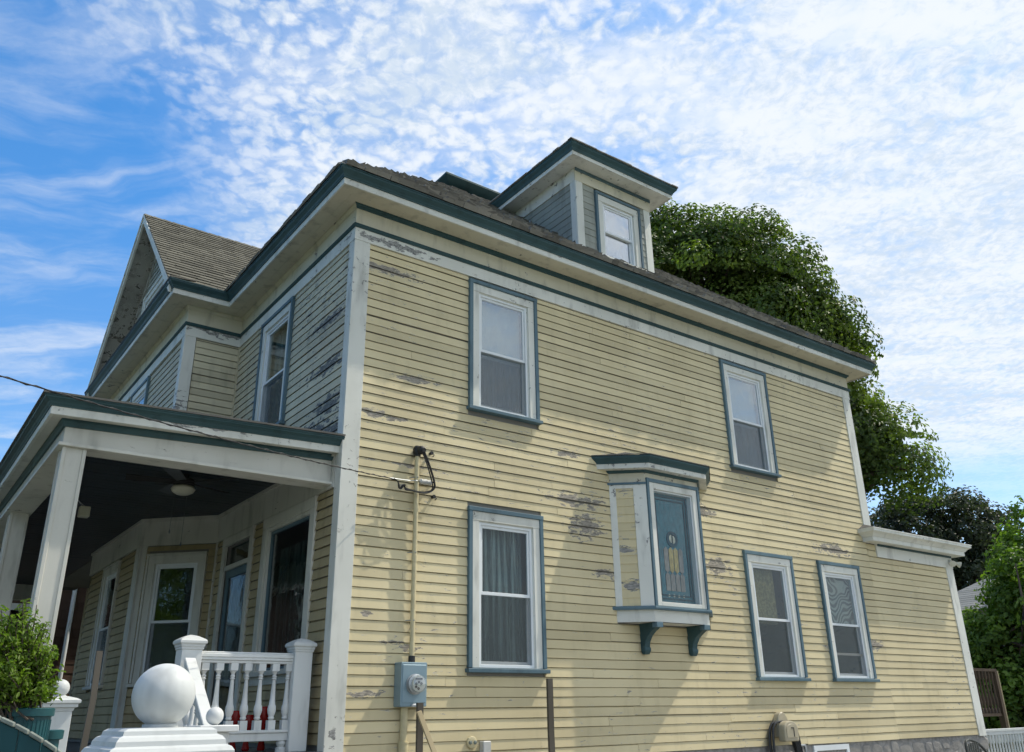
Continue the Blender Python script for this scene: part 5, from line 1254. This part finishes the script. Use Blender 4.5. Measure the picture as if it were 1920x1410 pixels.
tree('dark_shrub', 'dark green shrub behind the brown wooden railing by the white fence', (20.6, 3.6, 0), (20.6, 3.6, 1.9),
     [lobe(1880, 1320, 27.6, 1.1, .9), lobe(1935, 1330, 27.6, 1.3, .9), lobe(1840, 1330, 28, .9, .8)],
     90, 120, .14, 'maple', 25, trunk_r=.06, clump_r=.45, cat='shrub')
# small-leaved shrub in the tub
rgx = np.random.default_rng(31)
t = thing('boxwood_shrub', 'bright green small-leaved shrub growing from the teal tub', 'shrub', (tubc.x, tubc.y, 1.5))
mb = MB(); cc, nn = [], []
for k in range(240):
    th = rgx.uniform(0, 6.28); e = rgx.uniform(-.1, 1.2); ln = rgx.uniform(.30, .56)*(1.0-.25*abs(math.cos(e)))
    tip = Vector((tubc.x-.16+math.cos(th)*math.cos(e)*ln*.72, tubc.y+.02+math.sin(th)*math.cos(e)*ln*.72, 1.68+math.sin(e)*ln*1.0+.06))
    b0 = Vector((tubc.x-.06+rgx.normal()*.05, tubc.y+rgx.normal()*.05, 1.6)); mid = b0.lerp(tip, .5)+Vector((0, 0, .03))
    path = loop([b0, mid, tip], 5); mb.tube(path, [.006-.0045*i/len(path) for i in range(len(path))], 5)
    for j in range(46):
        f = rgx.uniform(.38, 1.0); p = path[min(int(f*(len(path)-1)), len(path)-1)]; d = rgx.normal(size=3); d /= np.linalg.norm(d)
        cc.append(np.array(p)+d*rgx.uniform(.01, .045)); nn.append(d*.7+np.array([0, 0, .6])+rgx.normal(size=3)*.3)
mb.build('stems', 'bark', t, smooth=True)
leaf_object('foliage', leaves(np.array(cc), np.array(nn), .031, rgx, .42, .3), 'boxwood', t, rgx)

# ------------------------------------------------------------------ right-hand yard
t = thing('white_fence', 'white slatted yard fence beyond the rear corner at the lower right', 'fence', (15, .4, 0))
mb = MB(); mb.box(12.6, 17.5, .36, .44, 1.14, 1.185); mb.box(12.6, 17.5, .37, .43, 1.085, 1.14); mb.box(12.6, 17.5, .37, .43, .30, .38); mb.build('rail', 'white', t, bevel=.004)
for k in range(44):
    x = 12.68+k*.11; mb = MB(); mb.lathe((x, .40, .38), [(.03, 0), (.03, .08), (.02, .1), (.032, .2), (.02, .4), (.018, .55), (.03, .6), (.03, .705)], 8); mb.build('slat', 'white', t, smooth=True)
t = thing('brown_railing', 'brown wooden stair railing with turned balusters behind the rear corner', 'railing', (16.8, 2, 0))
mb = MB(); mb.box(16.2, 17.35, 1.97, 2.05, 2.30, 2.36); mb.box(17.22, 17.32, 1.95, 2.07, .1, 2.30); mb.box(16.2, 17.2, 1.98, 2.04, 1.36, 1.42); mb.build('frame', 'brown', t)
for k in range(7):
    x = 16.27+k*.145; mb = MB(); mb.lathe((x, 2.01, 1.42), [(.035, 0), (.035, .1), (.022, .12), (.04, .25), (.02, .45), (.022, .7), (.035, .75), (.035, .88)], 8); mb.build('baluster', 'brown', t, smooth=True)
mb = MB(); mb.tube([(17.30, 1.95, .2), (17.42, 2.0, 1.3), (17.52, 2.05, 2.32)], .024, 7); tag(mb.build('garden_pole', 'stick', None), 'thin tan pole leaning upright right of the brown railing', 'pole')
# resin patio chair by the foundation
t = thing('patio_chair', 'dark resin patio chair standing by the stone foundation at the rear corner', 'chair', (10.95, -.45, 0))
pts = loop([(10.55, -.55, .70), (10.60, -.52, 1.02), (10.72, -.50, 1.085), (10.9, -.49, 1.07), (11.08, -.50, 1.0), (11.2, -.54, .85), (11.25, -.58, .66)], 6)
mb = MB(); mb.tube(pts, .02, 8); mb.build('back_rim', 'resin', t, smooth=True)
for k in range(9):
    x = 10.62+k*.066; zt_ = 1.05-.08*abs((k-3)/4)**2-.05*max(0, k-5); mb = MB(); mb.box(x, x+.042, -.52, -.508, .5, zt_); mb.build('back_slat', 'resin', t, bevel=.003)
mb = MB(); mb.box(10.6, 11.2, -1.0, -.5, .42, .46); mb.build('seat', 'resin', t, bevel=.01)
for x in (10.63, 11.13):
    for y in (-.97, -.57): mb = MB(); mb.box(x, x+.045, y, y+.045, .05, .42); mb.build('leg', 'resin', t)
# neighbour on the left, seen through the porch
t = thing('brown_shingle_house', 'dark brown shingled neighbouring house seen through the porch', 'house', (-.8, 18, 0))
mb = MB(); mb.box(-7, 6, 15.0, 21, 0, 4.9); mb.build('wall', 'shingle_brown', t)
mb = MB(); z = .6; 
while z < 4.7:
    x = -7+random.uniform(0, .4)
    while x < 2.5:
        w = random.uniform(.5, .9); l = random.uniform(0, .01)
        mb.hexa([(x, 14.975-l*.6, z), (x+w-.008, 14.975-l*.6, z), (x+w-.008, 15.0, z), (x, 15.0, z), (x, 14.985, z+.21), (x+w-.008, 14.985, z+.21), (x+w-.008, 15.0, z+.21), (x, 15.0, z+.21)], random.random()); x += w
    z += .2
tag(mb.build('wall_shingles', 'shingle_brown', t, tint=True), kind='stuff')
mb = MB(); mb.tube([(.16, 14.9, .6), (.16, 14.9, 4.7)], .05, 10); mb.build('downspout', 'vinyl', t, smooth=True)
mb = MB(); mb.box(-.72, -.60, 14.9, 14.97, 2.6, 4.0); mb.box(-1.5, -.60, 14.9, 14.97, 3.95, 4.1); mb.box(-1.5, -.60, 14.9, 14.97, 2.5, 2.62); mb.box(-1.6, -1.5, 14.9, 14.97, 2.5, 4.1); wn = mb.build('window', 'trim', t)
mb = MB(); mb.box(-1.5, -.72, 14.94, 14.96, 2.62, 3.95); mb.build('pane', 'glass_dark', wn)
mb = MB(); mb.prism([(-7.3, 14.6, 4.8), (-7.3, 18, 6.0), (-7.3, 21.4, 4.8)], (13.6, 0, 0)); mb.build('roof', 'shingle', t)
# distant roof on the right
pk = at(1856, 1082, 31.5); zb_ = at(1856, 1150, 31.5).z; hw = 1.75
t = thing('far_house', 'distant house with pale grey roof among the right-hand trees', 'house', (pk.x, pk.y, 0))
mb = MB(); mb.box(pk.x-hw, pk.x+hw, pk.y-hw, pk.y+hw, 0, zb_); mb.build('wall', 'grey', t)
mb = MB(); h2 = hw+.25; mb.add([(pk.x-h2, pk.y-h2, zb_-.05), (pk.x+h2, pk.y-h2, zb_-.05), (pk.x+h2, pk.y+h2, zb_-.05), (pk.x-h2, pk.y+h2, zb_-.05), tuple(pk)], [(0, 1, 4), (1, 2, 4), (2, 3, 4), (3, 0, 4), (3, 2, 1, 0)]); frf = mb.build('roof', 'slate', t)
mb = MB()
for k in range(16):
    f0, f1_ = k/16, (k+1)/16
    for a_, b_ in (((-h2, -h2), (h2, -h2)), ((-h2, h2), (-h2, -h2))):
        P_ = lambda c_, f, dz: (lerp(pk.x+c_[0], pk.x, f), lerp(pk.y+c_[1], pk.y, f), lerp(zb_-.05, pk.z, f)+dz)
        mb.add([P_(a_, f0, .02), P_(b_, f0, .02), P_(b_, f1_, .012), P_(a_, f1_, .012), P_(a_, f0, .005), P_(b_, f0, .005)], [(0, 1, 2, 3), (4, 5, 1, 0)], random.random())
tag(mb.build('roof_courses', 'slate', frf, tint=True), kind='stuff')
# street trees across the front yard, mirrored in the porch windows
tree('street_tree', 'leafy green street tree beyond the front of the porch, left of the picture', (-13.5, 4.5, 0), (-13.5, 4.5, 6.5), [((-13.5, 4.5, 5.0), (3.2, 3.4, 3.6))], 130, 70, .3, 'greenleaf', 41, clump_r=.9, group='street trees reflected in the porch glass')
tree('street_tree', 'taller street tree beyond the front steps, far left outside the picture', (-16, -2.5, 0), (-16, -2.5, 8), [((-16, -2.5, 6.5), (3.6, 3.6, 3.8))], 150, 70, .3, 'maple', 42, clump_r=.9, group='street trees reflected in the porch glass')
tree('street_tree', 'street tree beyond the far end of the porch, left outside the picture', (-7.6, 21, 0), (-7.6, 21, 7), [((-7.6, 21, 5.2), (3.0, 3.6, 4.2))], 150, 70, .3, 'maple', 43, clump_r=.9, group='street trees reflected in the porch glass')
